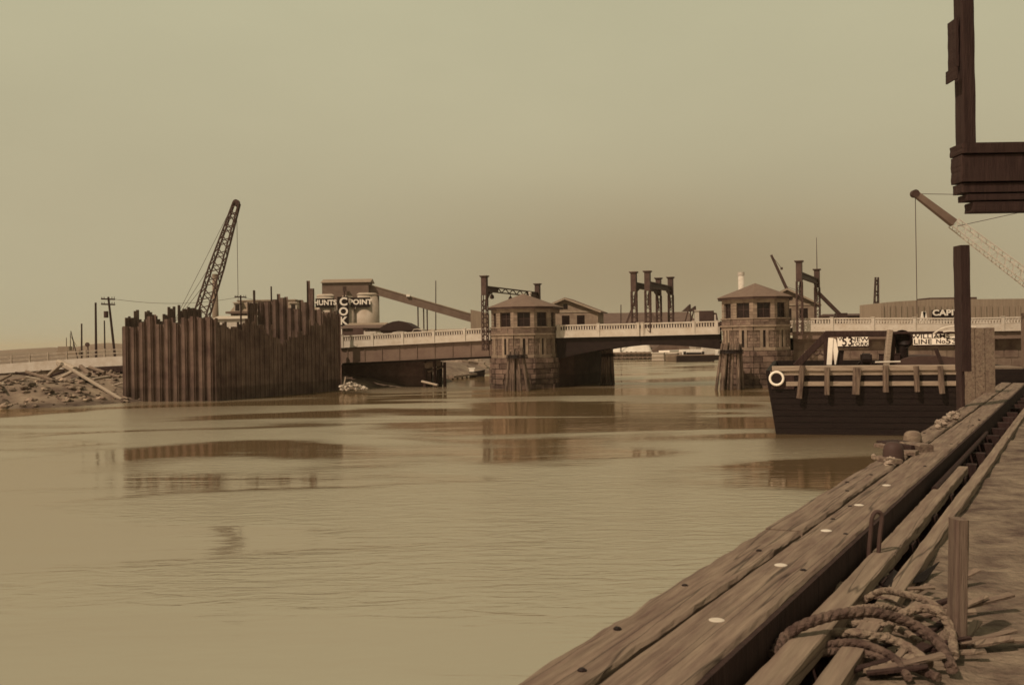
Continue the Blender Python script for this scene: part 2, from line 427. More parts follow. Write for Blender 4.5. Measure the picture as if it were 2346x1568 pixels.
g.f = [(j*nx+i, j*nx+i+1, (j+1)*nx+i+1, (j+1)*nx+i) for j in range(len(ys)-1) for i in range(nx-1)]
struct('ground', g, ground_mat(), smooth=True)
wtr = MB(); wtr.add([(-5000, -1500, 0), (5000, -1500, 0), (5000, 7000, 0), (-5000, 7000, 0)], [(0, 1, 2, 3)])
struct('water', wtr, water_mat())
hb = MB()
for i in range(3):
    c = at((245, 120, 330)[i], 790, 1600); hb.lathe((c.x, c.y, -2), [((90, 160, 130)[i], 0), ((60, 110, 90)[i], (9, 5, 4)[i]), ((25, 50, 40)[i], (15, 9, 7)[i]), (3, (17, 11, 8)[i])], 20)
struct('hills', hb, mat('far_hill', .16, .12, .02, bump=0), smooth=True)

# ------------------------------------------------------------------ bridge geometry
TH = R(13)
BR = Plane((0, 125.6), (math.cos(TH), -math.sin(TH)))      # plane of the near parapet face
RAIL = [BR.sz(x, y) for x, y in ((120, 806), (200, 800), (275, 796), (780, 768), (945, 759), (1110, 750), (1290, 743), (1460, 739), (1645, 734), (1843, 727), (2010, 726.5), (2190, 727))]
def railz(s):
    P = RAIL
    if s <= P[0][0]: k = 0
    elif s >= P[-1][0]: return P[-1][1]
    else: k = next(i for i in range(len(P)-1) if P[i][0] <= s <= P[i+1][0])
    t = (s-P[k][0])/(P[k+1][0]-P[k][0]); return P[k][1]+t*(P[k+1][1]-P[k][1])
BW = 17.0                                                    # width of the roadway
def sx(x, y=760): return BR.sz(x, y)[0]
def strip(mb, s0, s1, w0, w1, dz0, dz1, n=8):
    """solid strip following the rail profile: dz0, dz1 are heights relative to the rail top"""
    vs = []; fs = []
    f0 = dz0 if callable(dz0) else (lambda s: railz(s)+dz0); f1 = dz1 if callable(dz1) else (lambda s: railz(s)+dz1)
    for i in range(n+1):
        s = s0+(s1-s0)*i/n
        vs += [BR.pt(s, w0, f0(s)), BR.pt(s, w1, f0(s)), BR.pt(s, w1, f1(s)), BR.pt(s, w0, f1(s))]
    for i in range(n):
        a = i*4; b = a+4
        fs += [(a, a+1, b+1, b), (a+1, a+2, b+2, b+1), (a+2, a+3, b+3, b+2), (a+3, a, b, b+3)]
    fs += [(0, 3, 2, 1), (n*4, n*4+1, n*4+2, n*4+3)]
    return mb.add(vs, fs)
def parapet(root, s0, s1, posts, w, side, joint=None):
    """concrete parapet: solid fascia with rosettes, pierced balustrade, coping, pedestals"""
    m = MB(); strip(m, s0, s1, w, w+.22, -1.62, -.66); strip(m, s0, s1, w-.05, w+.27, -.16, 0)
    strip(m, s0, s1, w-.06, w, -1.62, -1.5)
    if side < 0: strip(m, s0, s1, w-.03, w, -.72, -.66)
    k = 0; s = s0+.2
    while s < s1-.1:
        z = railz(s); m.box(BR.pt(s, w+.11, z-.41), (.15, .16, .52), e=BR.e, f=BR.f)
        if side < 0 and k % 3 == 1: m.cyl(BR.pt(s, w+.01, z-1.2), BR.pt(s, w-.035, z-1.2), .07, .05, 8)
        s += .33; k += 1
    m.build('parapet', M['concrete'], root)
    for ps in posts:
        p = MB(); z = railz(ps); p.box(BR.pt(ps, w+.11, z-.80), (.34, .42, 1.66), e=BR.e, f=BR.f); p.box(BR.pt(ps, w+.11, z+.055), (.42, .5, .08), e=BR.e, f=BR.f)
        p.build('pedestal', M['concrete'], root)
def roadway(root, s0, s1):
    d = MB(); strip(d, s0, s1, .23, BW-.23, -1.45, -1.12); d.build('deck', M['road'], root)
sL0, sL1 = sx(777), sx(1124)
sM0, sM1 = sx(1273), sx(1648)
sR0, sR1 = sx(1815), 85.0
# -- approach span over the water with deep plate girder
sp = thing('approach_span', 'bridge span with deep brown plate girder between sheet piling and first tower', 'bridge', BR.pt(sL0, 0, 0))
parapet(sp, sL0, sL1, [sx(v) for v in (783, 852, 921, 992, 1063)], 0, -1); parapet(sp, sL0, sL1, [sx(v) for v in (852, 992)], BW-.22, 1); roadway(sp, sL0, sL1)
sg_ = MB(); strip(sg_, sL0, sL1, 2.3, 2.5, -1.12, -.22, 6); sg_.build('sidewalk_girder', M['steel'], sp)
gb = MB(); gz = lambda s: railz(s)-1.62-2.0
strip(gb, sL0, sL1, .35, .42, gz, -1.62); strip(gb, sL0, sL1, .1, .6, lambda s: gz(s)-.06, lambda s: gz(s)); strip(gb, sL0, sL1, .15, .6, -1.70, -1.622)
s = sL0+1
while s < sL1: gb.box(BR.pt(s, .3, railz(s)-2.65), (.09, .12, 1.85), e=BR.e, f=BR.f); s += 2.45
gb.build('girder', M['girder'], sp)
g2 = MB()
for w in (4, 8, 12, BW-.4): strip(g2, sL0, sL1, w, w+.1, gz, -1.46)
strip(g2, sL0, sL1, .7, BW-.5, lambda s: gz(s)-.35, lambda s: gz(s)+.1)
g2.build('floor_beams', M['black'], sp)
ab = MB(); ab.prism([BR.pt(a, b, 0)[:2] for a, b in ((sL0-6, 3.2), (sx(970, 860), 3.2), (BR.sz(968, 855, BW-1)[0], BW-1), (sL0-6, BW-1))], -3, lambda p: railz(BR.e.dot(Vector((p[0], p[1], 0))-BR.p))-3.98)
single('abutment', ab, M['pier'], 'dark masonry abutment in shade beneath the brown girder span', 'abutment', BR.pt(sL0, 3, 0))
# -- bascule span in two leaves
for k, (a, b) in enumerate(((sM0, (sx(1466))-.03), (sx(1466)+.03, sM1))):
    bs = thing('bascule_leaf', ('drawbridge leaf with a dark curved girder beside the first tower' if k == 0 else 'drawbridge leaf reaching the second tower, motor truck on it'), 'drawbridge', BR.pt(a, 0, 0), 'leaves of the drawbridge')
    P = [sx(v) for v in ((1278, 1370, 1461) if k == 0 else (1471, 1588, 1641))]
    parapet(bs, a, b, P, 0, -1); parapet(bs, a, b, P[:2], BW-.22, 1); roadway(bs, a, b)
    sg_ = MB(); strip(sg_, a, b, 2.3, 2.5, -1.12, -.22, 6); sg_.build('sidewalk_girder', M['steel'], bs)
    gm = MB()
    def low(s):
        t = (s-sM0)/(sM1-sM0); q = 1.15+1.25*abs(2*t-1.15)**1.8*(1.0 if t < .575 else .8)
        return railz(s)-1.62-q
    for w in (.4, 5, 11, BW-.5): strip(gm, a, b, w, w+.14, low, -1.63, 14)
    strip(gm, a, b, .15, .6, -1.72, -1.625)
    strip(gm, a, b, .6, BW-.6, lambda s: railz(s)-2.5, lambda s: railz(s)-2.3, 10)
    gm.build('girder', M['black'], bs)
# -- right approach on an abutment wall
sr = thing('approach_span', 'bridge span with thin girder running on from the second tower past the barge', 'bridge', BR.pt(sR0, 0, 0))
parapet(sr, sR0, sR1, [sx(v) for v in (1905, 1999, 2094, 2190)]+[sx(2190)+5*i for i in range(1, 6)], 0, -1); parapet(sr, sR0, sR1, [sx(v) for v in (1905, 2190)], BW-.22, 1); roadway(sr, sR0, sR1)
gr = MB(); strip(gr, sR0, sR1, .3, .4, -2.5, -1.62); strip(gr, sR0, sR1, .6, BW-.6, -2.5, -2.35); gr.build('girder', M['girder'], sr)
wa = MB(); wa.prism([BR.pt(a, b, 0)[:2] for a, b in ((sx(1818), 1.4), (sR1, 1.4), (sR1, BW-1), (sx(1818)+1, BW-1))], -3, lambda p: railz(BR.e.dot(Vector((p[0], p[1], 0))-BR.p))-2.52)
k = 0
for z in (1.0, 2.1, 3.2, 4.3, 5.3):
    s = sx(1818)+.4+(k % 2)*.8
    while s < sR1-2:
        wa.box(BR.pt(s+.75, 1.4, z+.5), (1.46, .08+random.random()*.1, .96), e=BR.e, f=BR.f); s += 1.55
    k += 1
single('abutment', wa, M['wall'], 'mottled stone abutment wall seen behind the barge signs', 'abutment', BR.pt(sR0, 1, 0))

# -- the towers
def facet(c, r, k, n=10, a0=0.0):
    """end points of facet k of a regular n-gon nose, facet 0 facing the camera (-y)"""
    m = -math.pi/2 + k*2*math.pi/n + a0; h = math.pi/n
    return (c+Vector((math.cos(m-h), math.sin(m-h), 0))*r, c+Vector((math.cos(m+h), math.sin(m+h), 0))*r)
def tower(label, c, dz, stack=None, grp='round-fronted stone towers of the drawbridge'):
    c = Vector((c[0], c[1], 0)); R0 = 4.25; t = thing('bridge_tower', label, 'bridge tower', c, grp)
    rnd = random.Random(int(c.x*10)); bk = BR.f*3.0
    ks = (-2, -1, 0, 1, 2)
    def nose(r, back=bk):
        P = [facet(c, r, -2)[0]]
        for k in ks: P.append(facet(c, r, k)[1])
        return [p.xy for p in [P[0]+back]+P+[P[-1]+back]]
    zb, zl, zs, zw, ze = 3.85+dz, 6.7+dz, 7.75+dz, 9.55+dz, 10.0+dz      # base top, ledge, sill, window head, eave
    core = MB(); core.prism(nose(R0-.10), -3, zb+.1); core.build('core', M['wet_stone'], t)
    bm = MB()
    z = -.9
    while z < zb-.15:                                                       # rough courses of the base
        hgt = .62+rnd.random()*.12; hgt = min(hgt, zb-z)
        for k in ks:
            a, b = facet(c, R0+.12, k); e = (b-a); ln = e.length; e = e.normalized(); n = Vector((e.y, -e.x, 0)); u = rnd.random()*-.6
            while u < ln:
                wd = .8+rnd.random()*.8; u0 = max(u, -.03); u1 = min(u+wd, ln+.03)
                if u1-u0 > .1:
                    pr = rnd.random()*.22
                    p = a+e*((u0+u1)/2)-n*(.25-pr/2); bm.box((p.x, p.y, z+hgt/2), (u1-u0-.05, .5+pr, hgt-.07), e=e, f=-n)
                u += wd
        z += hgt
    bm.build('base_stonework', M['wet_stone'], t)
    lo = MB(); lo.prism(nose(R0-.25), zb, zl)
    for k in ks:                                                           # panels of rough stone and pale surrounds with a slit
        a, b = facet(c, R0-.25, k); e = b-a; ln = e.length; e = e.normalized(); n = Vector((e.y, -e.x, 0)); mid = (a+b)/2
        for du in (-.33, .33): q = mid+e*du+n*.07; lo.box((q.x, q.y, (zb+zl)/2), (.34, .3, zl-zb-.02), e=e, f=-n)
        for zz, hh in ((zb+.2, .4), (zl-.22, .42)): q = mid+n*.074; lo.box((q.x, q.y, zz), (ln, .28, hh), e=e, f=-n)
        for side in (-1, 1):
            pan = MB(); w0 = ln/2-.55; cu = side*(.52+w0/2); zz = zb+.42; 
            while zz < zl-.5:
                hh = .36; sp_ = rnd.random()*.5+.25
                for q0, q1 in ((0, sp_), (sp_, 1)):
                    q = mid+e*(side*.52+side*w0*(q0+q1)/2)+n*(.02+rnd.random()*.07)
                    pan.box((q.x, q.y, zz+hh/2), (w0*(q1-q0)-.03, .14, hh-.04), e=e, f=-n)
                zz += hh
            pan.build('stone_panel', M['rock_stone'], t)
    lo.build('lower_wall', M['stone'], t)
    for k in ks:
        a, b = facet(c, R0-.25, k); e = (b-a).normalized(); n = Vector((e.y, -e.x, 0)); q = (a+b)/2+n*.03
        sl = MB(); sl.box((q.x, q.y, zb+1.4), (.30, .10, 2.0), e=e, f=-n); sl.build('slit_window', M['black'], t)
    ld = MB(); ld.prism(nose(R0+.12), zl, zl+.22); ld.build('ledge', M['stone'], t)
    bd = MB()
    bd.prism(nose(R0-.3), zl+.22, zs-.15)
    z = zl+.22
    for q in range(2):
        hgt = (zs-.15-zl-.22)/2
        for k in ks:
            a, b = facet(c, R0-.08, k); e = b-a; ln = e.length; e = e.normalized(); n = Vector((e.y, -e.x, 0)); u = -rnd.random()*.6
            while u < ln:
                wd = .9+rnd.random()*.5; u0 = max(u, 0); u1 = min(u+wd, ln)
                if u1-u0 > .1:
                    p = a+e*((u0+u1)/2)-n*(.1-rnd.random()*.08); bd.box((p.x, p.y, z+hgt/2), (u1-u0-.03, .2, hgt-.03), e=e, f=-n)
                u += wd
        z += hgt
    bd.build('rough_band', M['rock_stone'], t)
    si = MB(); si.prism(nose(R0+.06), zs-.15, zs); si.build('sill_course', M['stone'], t)
    up = MB(); up.prism(nose(R0-.75), zs, ze-.05)
    hd = MB(); hd.prism(nose(R0-.12), zw, ze); hd.build('eaves_band', M['stone'], t)
    for k in ks:                                                           # piers of the storey, one window per facet
        a, b = facet(c, R0-.12, k); e = b-a; ln = e.length; e = e.normalized(); n = Vector((e.y, -e.x, 0)); mid = (a+b)/2; hw = .80
        for side in (-1, 1):
            z = zs; w0 = ln/2-hw
            while z < zw-.05:
                hh = min(.36, zw-z); q = mid+e*(side*(hw+w0/2))-n*.16; up.box((q.x, q.y, z+hh/2), (w0-.005, .32, hh-.03), e=e, f=-n); z += .36
        w = MB(); q = mid-n*.30; w.box((q.x, q.y, (zs+zw)/2), (2*hw, .04, zw-zs), e=e, f=-n); wo = w.build('window', M['glass'], t)
        fr = MB()
        for du in (-hw+.05, 0, hw-.05): q = mid+e*du-n*.26; fr.box((q.x, q.y, (zs+zw)/2), (.07, .06, zw-zs-.01), e=e, f=-n)
        for zz in (zs+.04, zs+(zw-zs)*.55, zw-.05): q = mid-n*.255; fr.box((q.x, q.y, zz), (2*hw-.02, .05, .06), e=e, f=-n)
        fr.build('window_frame', M['steel'], wo)
    up.build('upper_wall', M['stone'], t)
    # faceted roof with eaves board
    rf = MB(); rim = [Vector((p[0], p[1], ze+.28)) for p in nose(R0+.42, bk*1.15)]; apex = c+Vector((0, 0, ze+2.05)); back = c+bk*1.15+Vector((0, 0, ze+1.95))
    low = [Vector((p.x, p.y, ze+.22)) for p in rim]; n = len(rim)
    vs = rim+low+[apex, back]; fs = [(i, i+1, 2*n) for i in range(1, n-2)]+[(0, 1, 2*n, 2*n+1), (n-2, n-1, 2*n+1, 2*n), (n-1, 0, 2*n+1)]
    fs += [(i, n+i, n+(i+1) % n, (i+1) % n) for i in range(n)]+[tuple(range(n, 2*n))]
    rf.add(vs, fs); rf.build('roof', M['roof'], t)
    ea = MB(); ea.prism(nose(R0+.34, bk*1.1), ze, ze+.23); ea.build('eaves_board', M['steel'], t)
    if stack: 
        st = MB(); p = at(stack[0], stack[2], c.y+1); p2 = at(stack[0], stack[1], c.y+1); st.cyl(p, p2, .16, .16, 10); st.cyl(p2, p2+Vector((0, 0, .25)), .22, .22, 10); st.build('stovepipe', M['dim_white'], t)
    return t
T1 = at(1199, 760, 125.2); T2 = at(1731, 760, 119.2)
tower('stone drawbridge tower with low faceted roof, pile cluster before it, nearer the coke silos', T1.xy, 0.0, (1204+10, 672, 690))
tower('stone drawbridge tower with low faceted roof behind the barge with the white ring', T2.xy, .55)
# pier bodies running back under the bridge
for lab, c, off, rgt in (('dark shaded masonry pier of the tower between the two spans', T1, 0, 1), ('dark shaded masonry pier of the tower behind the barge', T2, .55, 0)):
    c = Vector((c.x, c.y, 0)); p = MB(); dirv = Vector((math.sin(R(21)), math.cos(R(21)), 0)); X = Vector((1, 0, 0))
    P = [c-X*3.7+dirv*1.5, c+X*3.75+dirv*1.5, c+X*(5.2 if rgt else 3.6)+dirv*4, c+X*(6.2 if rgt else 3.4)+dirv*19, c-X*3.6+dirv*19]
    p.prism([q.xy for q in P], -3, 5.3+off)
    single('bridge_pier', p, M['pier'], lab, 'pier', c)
# houses on the far side of the piers
def gable_house(label, c, wdt, dep, z0, ze, zr, name='gatehouse'):
    t = thing(name, label, 'gatehouse', c); c = Vector((c[0], c[1], 0)); e, f = BR.e, BR.f
    w = MB(); P = [c+e*a*wdt/2+f*b*dep/2 for a, b in ((-1, -1), (1, -1), (1, 1), (-1, 1))]
    w.prism([p.xy for p in P], z0, ze)
    w.slab([Vector((P[0].x, P[0].y, ze)), Vector((P[1].x, P[1].y, ze)), Vector((c.x, c.y, zr-.1))-f*dep/2], f*.3); w.build('wall', M['stone'], t)
    r = MB(); ov = .55
    for sg in (-1, 1):
        a = c+e*(sg*(wdt/2+ov)); q0 = Vector((a.x, a.y, ze-.22)); q1 = Vector((c.x, c.y, zr))
        r.slab([q0-f*(dep/2+ov), q1-f*(dep/2+ov), q1+f*(dep/2+ov), q0+f*(dep/2+ov)], (0, 0, .2))
    r.build('roof', M['roof'], t)
    v = MB(); q = c-f*(dep/2+.02); v.box((q.x, q.y, ze+(zr-ze)*.42), (.6, .08, .7), e=e, f=f); v.build('gable_vent', M['glass'], t)
    tr = MB(); q = c-f*(dep/2+.04); tr.box((q.x, q.y, ze+.02), (wdt+.5, .1, .22), e=e, f=f)
    for sg in (-1, 1):
        a = c+e*(sg*(wdt/2+ov-.05))-f*(dep/2+ov+.03); b_ = c-f*(dep/2+ov+.03)
        tr.beam((a.x, a.y, ze-.12), (b_.x, b_.y, zr+.02), .06, .22)
    tr.build('gable_trim', M['trim'], t)
    for du in (-2.2, 0, 2.2): wn_ = MB(); q = c+e*du-f*(dep/2+.02); wn_.box((q.x, q.y, ze-1.3), (1.1, .06, 1.6), e=e, f=f); wn_.build('window', M['glass'], t)
G1 = at(1303, 700, 144); z0, z1 = at(1303, 715, 144).z, at(1303, 685.5, 144).z
gable_house('stone gatehouse with a gable and square vent, behind the first tower', (G1.x, G1.y, 6), 9.4, 6, 5.5, z0, z1)
G2 = at(1800, 700, 139); z0, z1 = at(1800, 699, 139).z, at(1800, 664, 139).z
gable_house('stone gatehouse mostly hidden behind the second tower and its portal', (G2.x, G2.y, 6.5), 8.0, 6, 6.2, z0, z1)

# -- gallows portals over the roadway
def portal(label, pn, pf, ztop, zb_n, zb_f, hang=None, solid=False):
    """pn, pf: plan positions of near and far post"""
    pn = Vector((pn[0], pn[1], 0)); pf = Vector((pf[0], pf[1], 0)); t = thing('trolley_portal', label, 'portal frame', (pn.x, pn.y, zb_n), 'steel portal frames over the drawbridge roadway')
    ax = (pf-pn).normalized(); sd_ = Vector((ax.y, -ax.x, 0)); mm = M['portal']
    for p, zb in ((pn, zb_n), (pf, zb_f)):
        m = MB(); w = .62; zc = ztop-2.3
        for i, j in ((-1, -1), (1, -1), (1, 1), (-1, 1)):
            q = p+ax*(i*w/2)+sd_*(j*w/2); m.beam((q.x, q.y, zb), (q.x, q.y, zc), .14)
        k = 0; z = zb; st = .55
        for face in range(4):
            z = zb; k = face
            c0, c1 = [((-1, -1), (1, -1)), ((1, -1), (1, 1)), ((1, 1), (-1, 1)), ((-1, 1), (-1, -1))][face]
            A = p+ax*(c0[0]*w/2)+sd_*(c0[1]*w/2); B = p+ax*(c1[0]*w/2)+sd_*(c1[1]*w/2)
            while z+st < zc:
                a, b = (A, B) if k % 2 else (B, A); m.beam((a.x, a.y, z), (b.x, b.y, z+st), .07); k += 1; z += st
        m.box((p.x, p.y, (zc+ztop)/2), (w+.06, w+.06, ztop-zc), e=ax, f=sd_)
        po = m.build('post', mm, t)
        c = MB(); c.box((p.x, p.y, ztop+.04), (w+.22, w+.22, .1), e=ax, f=sd_); c.box((p.x, p.y, ztop+.14), (w+.38, w+.38, .12), e=ax, f=sd_); c.build('cap', mm, po)
    b = MB(); zt = ztop-1.15; a0, a1 = pn+ax*.33, pf-ax*.33
    for zz, hh in ((zt, .14), (zt-.62, .12)): b.beam((a0.x, a0.y, zz), (a1.x, a1.y, zz), .4, hh)
    L_ = (a1-a0).length; n = 14
    for i in range(n):
        p0 = a0+ax*(L_*i/n); p1 = a0+ax*(L_*(i+1)/n); u, v = (zt, zt-.6) if i % 2 else (zt-.6, zt); b.beam((p0.x, p0.y, u), (p1.x, p1.y, v), .1)
    for q0, q1 in (((0, 1),) if solid else ((0, .22), (.78, 1))):
        p0 = a0+ax*(L_*q0); p1 = a0+ax*(L_*q1); b.beam((p0.x, p0.y, zt-.31), (p1.x, p1.y, zt-.31), .1, .56)
    b.build('crossbeam', mm, t)
    for p, sg in ((pn, 1), (pf, -1)):
        br = MB(); pts = []
        for i in range(7):
            t_ = i/6*math.pi/2; rr = 2.1; q = p+ax*(sg*(.3+rr*(1-math.cos(t_)))); pts.append(Vector((q.x, q.y, zt-.65-2.35+2.35*math.sin(t_))))
        for i in range(6): br.beam(pts[i], pts[i+1], .40, .20, up=sd_)
        q = p+ax*(sg*.5); br.beam((q.x, q.y, zt-2.0), (q.x+ax.x*sg*.9, q.y+ax.y*sg*.9, zt-.7), .12)
        br.build('bracket', mm, t)
    if hang is not None:
        for u in hang:
            lm = MB(); q = a0+ax*(L_*u); lm.cyl((q.x, q.y, zt-.7), (q.x, q.y, zt-1.0), .05); lm.lathe((q.x, q.y, zt-1.55), [(.12, 0), (.3, .12), (.28, .4), (.1, .6)], 10); lm.build('hanging_bell', M['steel'], t)
    return t, ax
def post_xy(x, y, D): return at(x, y, D).xy
zP = at(1109, 634, 125.0).z
portal('steel portal frame with hanging bells over the first tower', post_xy(1110, 690, 125.0), post_xy(1231.5, 690, 143.5), zP, 4.8, 6.6, (.11, .45, .62))
zP = at(1452, 625, 122.8).z
portal('lattice portal frame at mid-span, the one on the side of the first tower', post_xy(1452, 680, 122.8), post_xy(1508.5, 680, 135.5), zP, railz(sx(1452))-1.2, railz(sx(1452))-1.1, None, True)
zP = at(1483, 623, 122.0).z
portal('lattice portal frame at mid-span, the one on the side of the truck', post_xy(1483.5, 680, 122.0), post_xy(1536, 680, 134.5), zP, railz(sx(1483))-1.2, railz(sx(1483))-1.1, None, True)
zP = at(1830, 600, 116.5).z
tp, _ = portal('dark portal frame with a tall thin mast beside the second tower', post_xy(1831, 680, 116.5), post_xy(1871.5, 680, 131), zP, 6.2, 7.0, None, True)
ms = MB(); a = post_xy(1871, 622, 131); ms.cyl((a.x, a.y, zP+.1), (a.x, a.y, at(1871, 543, 131).z), .06, .03, 8); ms.build('mast', M['steel'], tp)

# ------------------------------------------------------------------ sheet pile cofferdam
C1 = at_z(281, 918.5); C2 = at_z(495, 917.5); C3 = at_z(776.5, 893); C1.z = C2.z = C3.z = 0
C4 = C1+(C3-C2)
cf = thing('sheet_pile_cofferdam', 'rusty corrugated sheet pile cofferdam with ragged tops standing in the river', 'cofferdam', (C1.x, C1.y, 0))
def pile_wall(A, B, n, tops, matl, dep=.42, seed=0, amp=.25):
    """tops: list of (photo x, photo y) of the top outline; n corrugations from A to B, each one a part"""
    e = (B-A); ln = e.length/n; e = e.normalized(); f = Vector((-e.y, e.x, 0)); rnd = random.Random(seed)
    pl = Plane(A.xy, e.xy); T = sorted(pl.sz(x, y) for x, y in tops)
    def top(s):
        if s <= T[0][0]: return T[0][1]
        for i in range(len(T)-1):
            if T[i][0] <= s <= T[i+1][0]: return T[i][1] if s-T[i][0] < T[i+1][0]-s else T[i+1][1]
        return T[-1][1]
    for i in range(n):
        m = MB(); s0 = i*ln; th = .035; jut = rnd.uniform(0, .05)
        zf = top(s0+ln*.25)+rnd.uniform(-amp, amp); zr_ = top(s0+ln*.75)+rnd.uniform(-amp, amp)
        # one double pile: outer pan then inner pan (w = depth away from the camera)
        for prof, zt in (([(0, dep/2), (.13, 0), (.45, 0), (.55, dep/2)], zf), ([(.55, dep/2), (.64, dep), (.89, dep), (1.0, dep/2)], zr_)):
            P = [A+e*(s0+u*ln)+f*(w-jut) for u, w in prof]; k = len(P)
            vs = [Vector((p.x, p.y, -2)) for p in P]+[Vector((p.x, p.y, zt)) for p in P]+[Vector((p.x+f.x*th, p.y+f.y*th, -2)) for p in P]+[Vector((p.x+f.x*th, p.y+f.y*th, zt)) for p in P]
            fs = []
            for j in range(k-1): fs += [(j, j+1, k+j+1, k+j), (2*k+j+1, 2*k+j, 3*k+j, 3*k+j+1), (k+j, k+j+1, 3*k+j+1, 3*k+j)]
            fs += [(0, k, 3*k, 2*k), (k-1, 3*k-1, 4*k-1, 2*k-1)]
            m.add(vs, fs)
        for u in (0.0, .55):   # interlock knuckles
            q = A+e*(s0+u*ln)+f*(dep/2-jut-.03); zk = min(zf, zr_)-.03; m.box((q.x, q.y, (zk-2)/2), (.07, .10, zk+2), e=e, f=f)
        if rnd.random() < .3: # a lifting hole plate stain / stiffener lip on the top
            p = A+e*(s0+ln*.27)+f*-.02; m.box((p.x, p.y, zf-.35), (.12, .03, .1), e=e, f=f)
        m.build('sheet_pile', matl, cf)
pile_wall(C1, C2, 11, [(288, 749), (305, 748), (325, 733), (342, 719), (365, 745), (382, 730), (402, 737), (422, 726), (445, 723), (466, 727), (488, 727)], M['sheet'], seed=1, amp=.2)
pile_wall(C2, C3, 28, [(500, 738), (508, 748), (520, 753), (545, 752), (553, 744), (560, 737), (572, 730), (586, 731), (596, 748), (609, 760), (624, 748), (632, 772), (644, 782), (656, 778), (668, 764), (680, 767), (692, 760), (705, 757), (716, 738), (724, 733), (735, 745), (745, 720), (755, 715), (765, 706), (775, 735), (780, 750)], M['sheet'], dep=.11, seed=2, amp=.55)
pile_wall(C1+Vector((.2, .6, 0)), C4, 28, [(283, 728), (291, 727), (299, 722), (308, 706), (317, 706), (322, 735), (339, 714), (348, 714), (354, 738), (362, 725), (372, 738), (380, 722), (392, 705), (399, 697), (405, 735), (411, 697), (417, 712), (425, 705), (436, 706), (447, 709), (456, 712), (470, 728), (490, 731), (508, 740), (530, 748), (560, 740), (574, 692), (582, 662), (592, 698), (605, 690)], M['sheet'], dep=.11, seed=3, amp=.25)
pile_wall(C4, C3+Vector((.2, .5, 0)), 11, [(612, 690), (628, 684), (636, 672), (642, 680), (650, 678), (662, 705), (676, 707), (690, 686), (698, 690), (704, 642), (715, 659), (728, 708), (740, 716), (752, 714), (765, 718)], M['sheet'], seed=4, amp=.06)

# ------------------------------------------------------------------ dolphins (pile clusters)
def dolphin(label, x, yw, xt0, xt1, ytop, xb0, xb1, D, n=13, seed=1):
    b = at(x, yw, D); b.z = 0; t = thing('pile_dolphin', label, 'pile cluster', b, 'pile clusters guarding the drawbridge piers'); rnd = random.Random(seed)
    rt = (xt1-xt0)*S*D/2; rb = (xb1-xb0)*S*D/2; ct = at((xt0+xt1)/2, ytop, D); cb = at((xb0+xb1)/2, yw, D); ztop = ct.z
    for i in range(n):
        if i == 0: u = v = 0.0
        else: a = 2*math.pi*i/(n-1)+rnd.uniform(-.2, .2); k = 1.0 if i % 2 else .72; u, v = math.cos(a)*k, math.sin(a)*k
        p0 = Vector((cb.x+u*(rb-.16), D+v*(rb-.16)*.8, -2.2)); p1 = Vector((ct.x+u*(rt-.13), D+v*(rt-.13), ztop+rnd.uniform(-.35, .1)))
        p0 = p0+(p0-p1)*.0
        m = MB(); m.cyl(p0, p1, .19+rnd.random()*.03, .14+rnd.random()*.02, 10); m.build('pile', M['wood_v'], t)
    m = MB()
    for zz in (.83, .80, .77):
        c = cb.lerp(ct, zz); m.lathe((c.x, D, ztop*zz), [(rt*1.02+(rb-rt)*(1-zz)+.1, 0), (rt*1.02+(rb-rt)*(1-zz)+.14, .04), (rt*1.02+(rb-rt)*(1-zz)+.1, .1)], 18)
    m.build('cable_lashing', M['black'], t)
dolphin('cluster of leaning timber piles before the first tower', 1190, 893, 1164, 1201, 797, 1152, 1228, 117.5, 11, 1)
dolphin('cluster of dark timber piles in the channel beside the shaded pier', 1393, 880, 1379, 1405, 797, 1373, 1411, 131, 11, 2)
dolphin('cluster of timber piles leaning on the second tower beside the barge', 1668, 893, 1652, 1698, 784, 1631, 1705, 112.5, 12, 3)

# ------------------------------------------------------------------ moored barge
B0 = at_z(1777, 993); BG = Plane(B0.xy, (math.cos(R(16)), -math.sin(R(16))))
be, bf = BG.e, BG.f
def bz(x, y, w=0): return BG.hit(x, y, w)
BWD = 13.5; zd = bz(1900, 842).z
bar = thing('cargo_barge', 'dark wooden barge with fender posts, white ring and two white name signs', 'barge', B0)
hm = MB(); fl = BG.sz(1754, 848)[0]
sec = [(0.35, -.8), (0, .0), (fl*.55, zd*.5), (fl, zd-.35), (fl, zd-.12), (fl+.25, zd-.12), (fl+.25, zd-1.1), (BWD-fl-.25, zd-1.1), (BWD-fl-.25, zd-.12), (BWD-fl, zd-.12), (BWD-fl, zd-.35), (BWD, 0), (BWD-.35, -.8)]
LEN = 27; vs = [BG.pt(u, 0, z) for u, z in sec]+[BG.pt(u, LEN, z) for u, z in sec]; n = len(sec)
hm.add(vs, [tuple(range(n)), tuple(range(2*n-1, n-1, -1))]+[(i, n+i, n+(i+1) % n, (i+1) % n) for i in range(n)])
hm.box(BG.pt(BWD/2, .15, zd-.62), (BWD-2*fl-.5, .3, .99), e=be, f=bf); hm.box(BG.pt(BWD/2, LEN-.15, zd-.62), (BWD-2*fl-.5, .3, .99), e=be, f=bf)
z = .55
while z < zd-.9:
    hm.beam(BG.pt(fl*z/zd+.1, -.012, z), BG.pt(BWD-.2, -.012, z), .03, .36-.05); z += .36
hm.build('hull', M['hull'], bar)
u0_ = BG.sz(1812, 842)[0]
dk = MB(); dk.prism([BG.pt(u, w, 0).xy for u, w in ((fl+.27, .31), (BWD-fl-.27, .31), (BWD-fl-.27, LEN-.31), (fl+.27, LEN-.31))], zd-1.09, zd-1.0); dk.build('deck', M['wood'], bar)
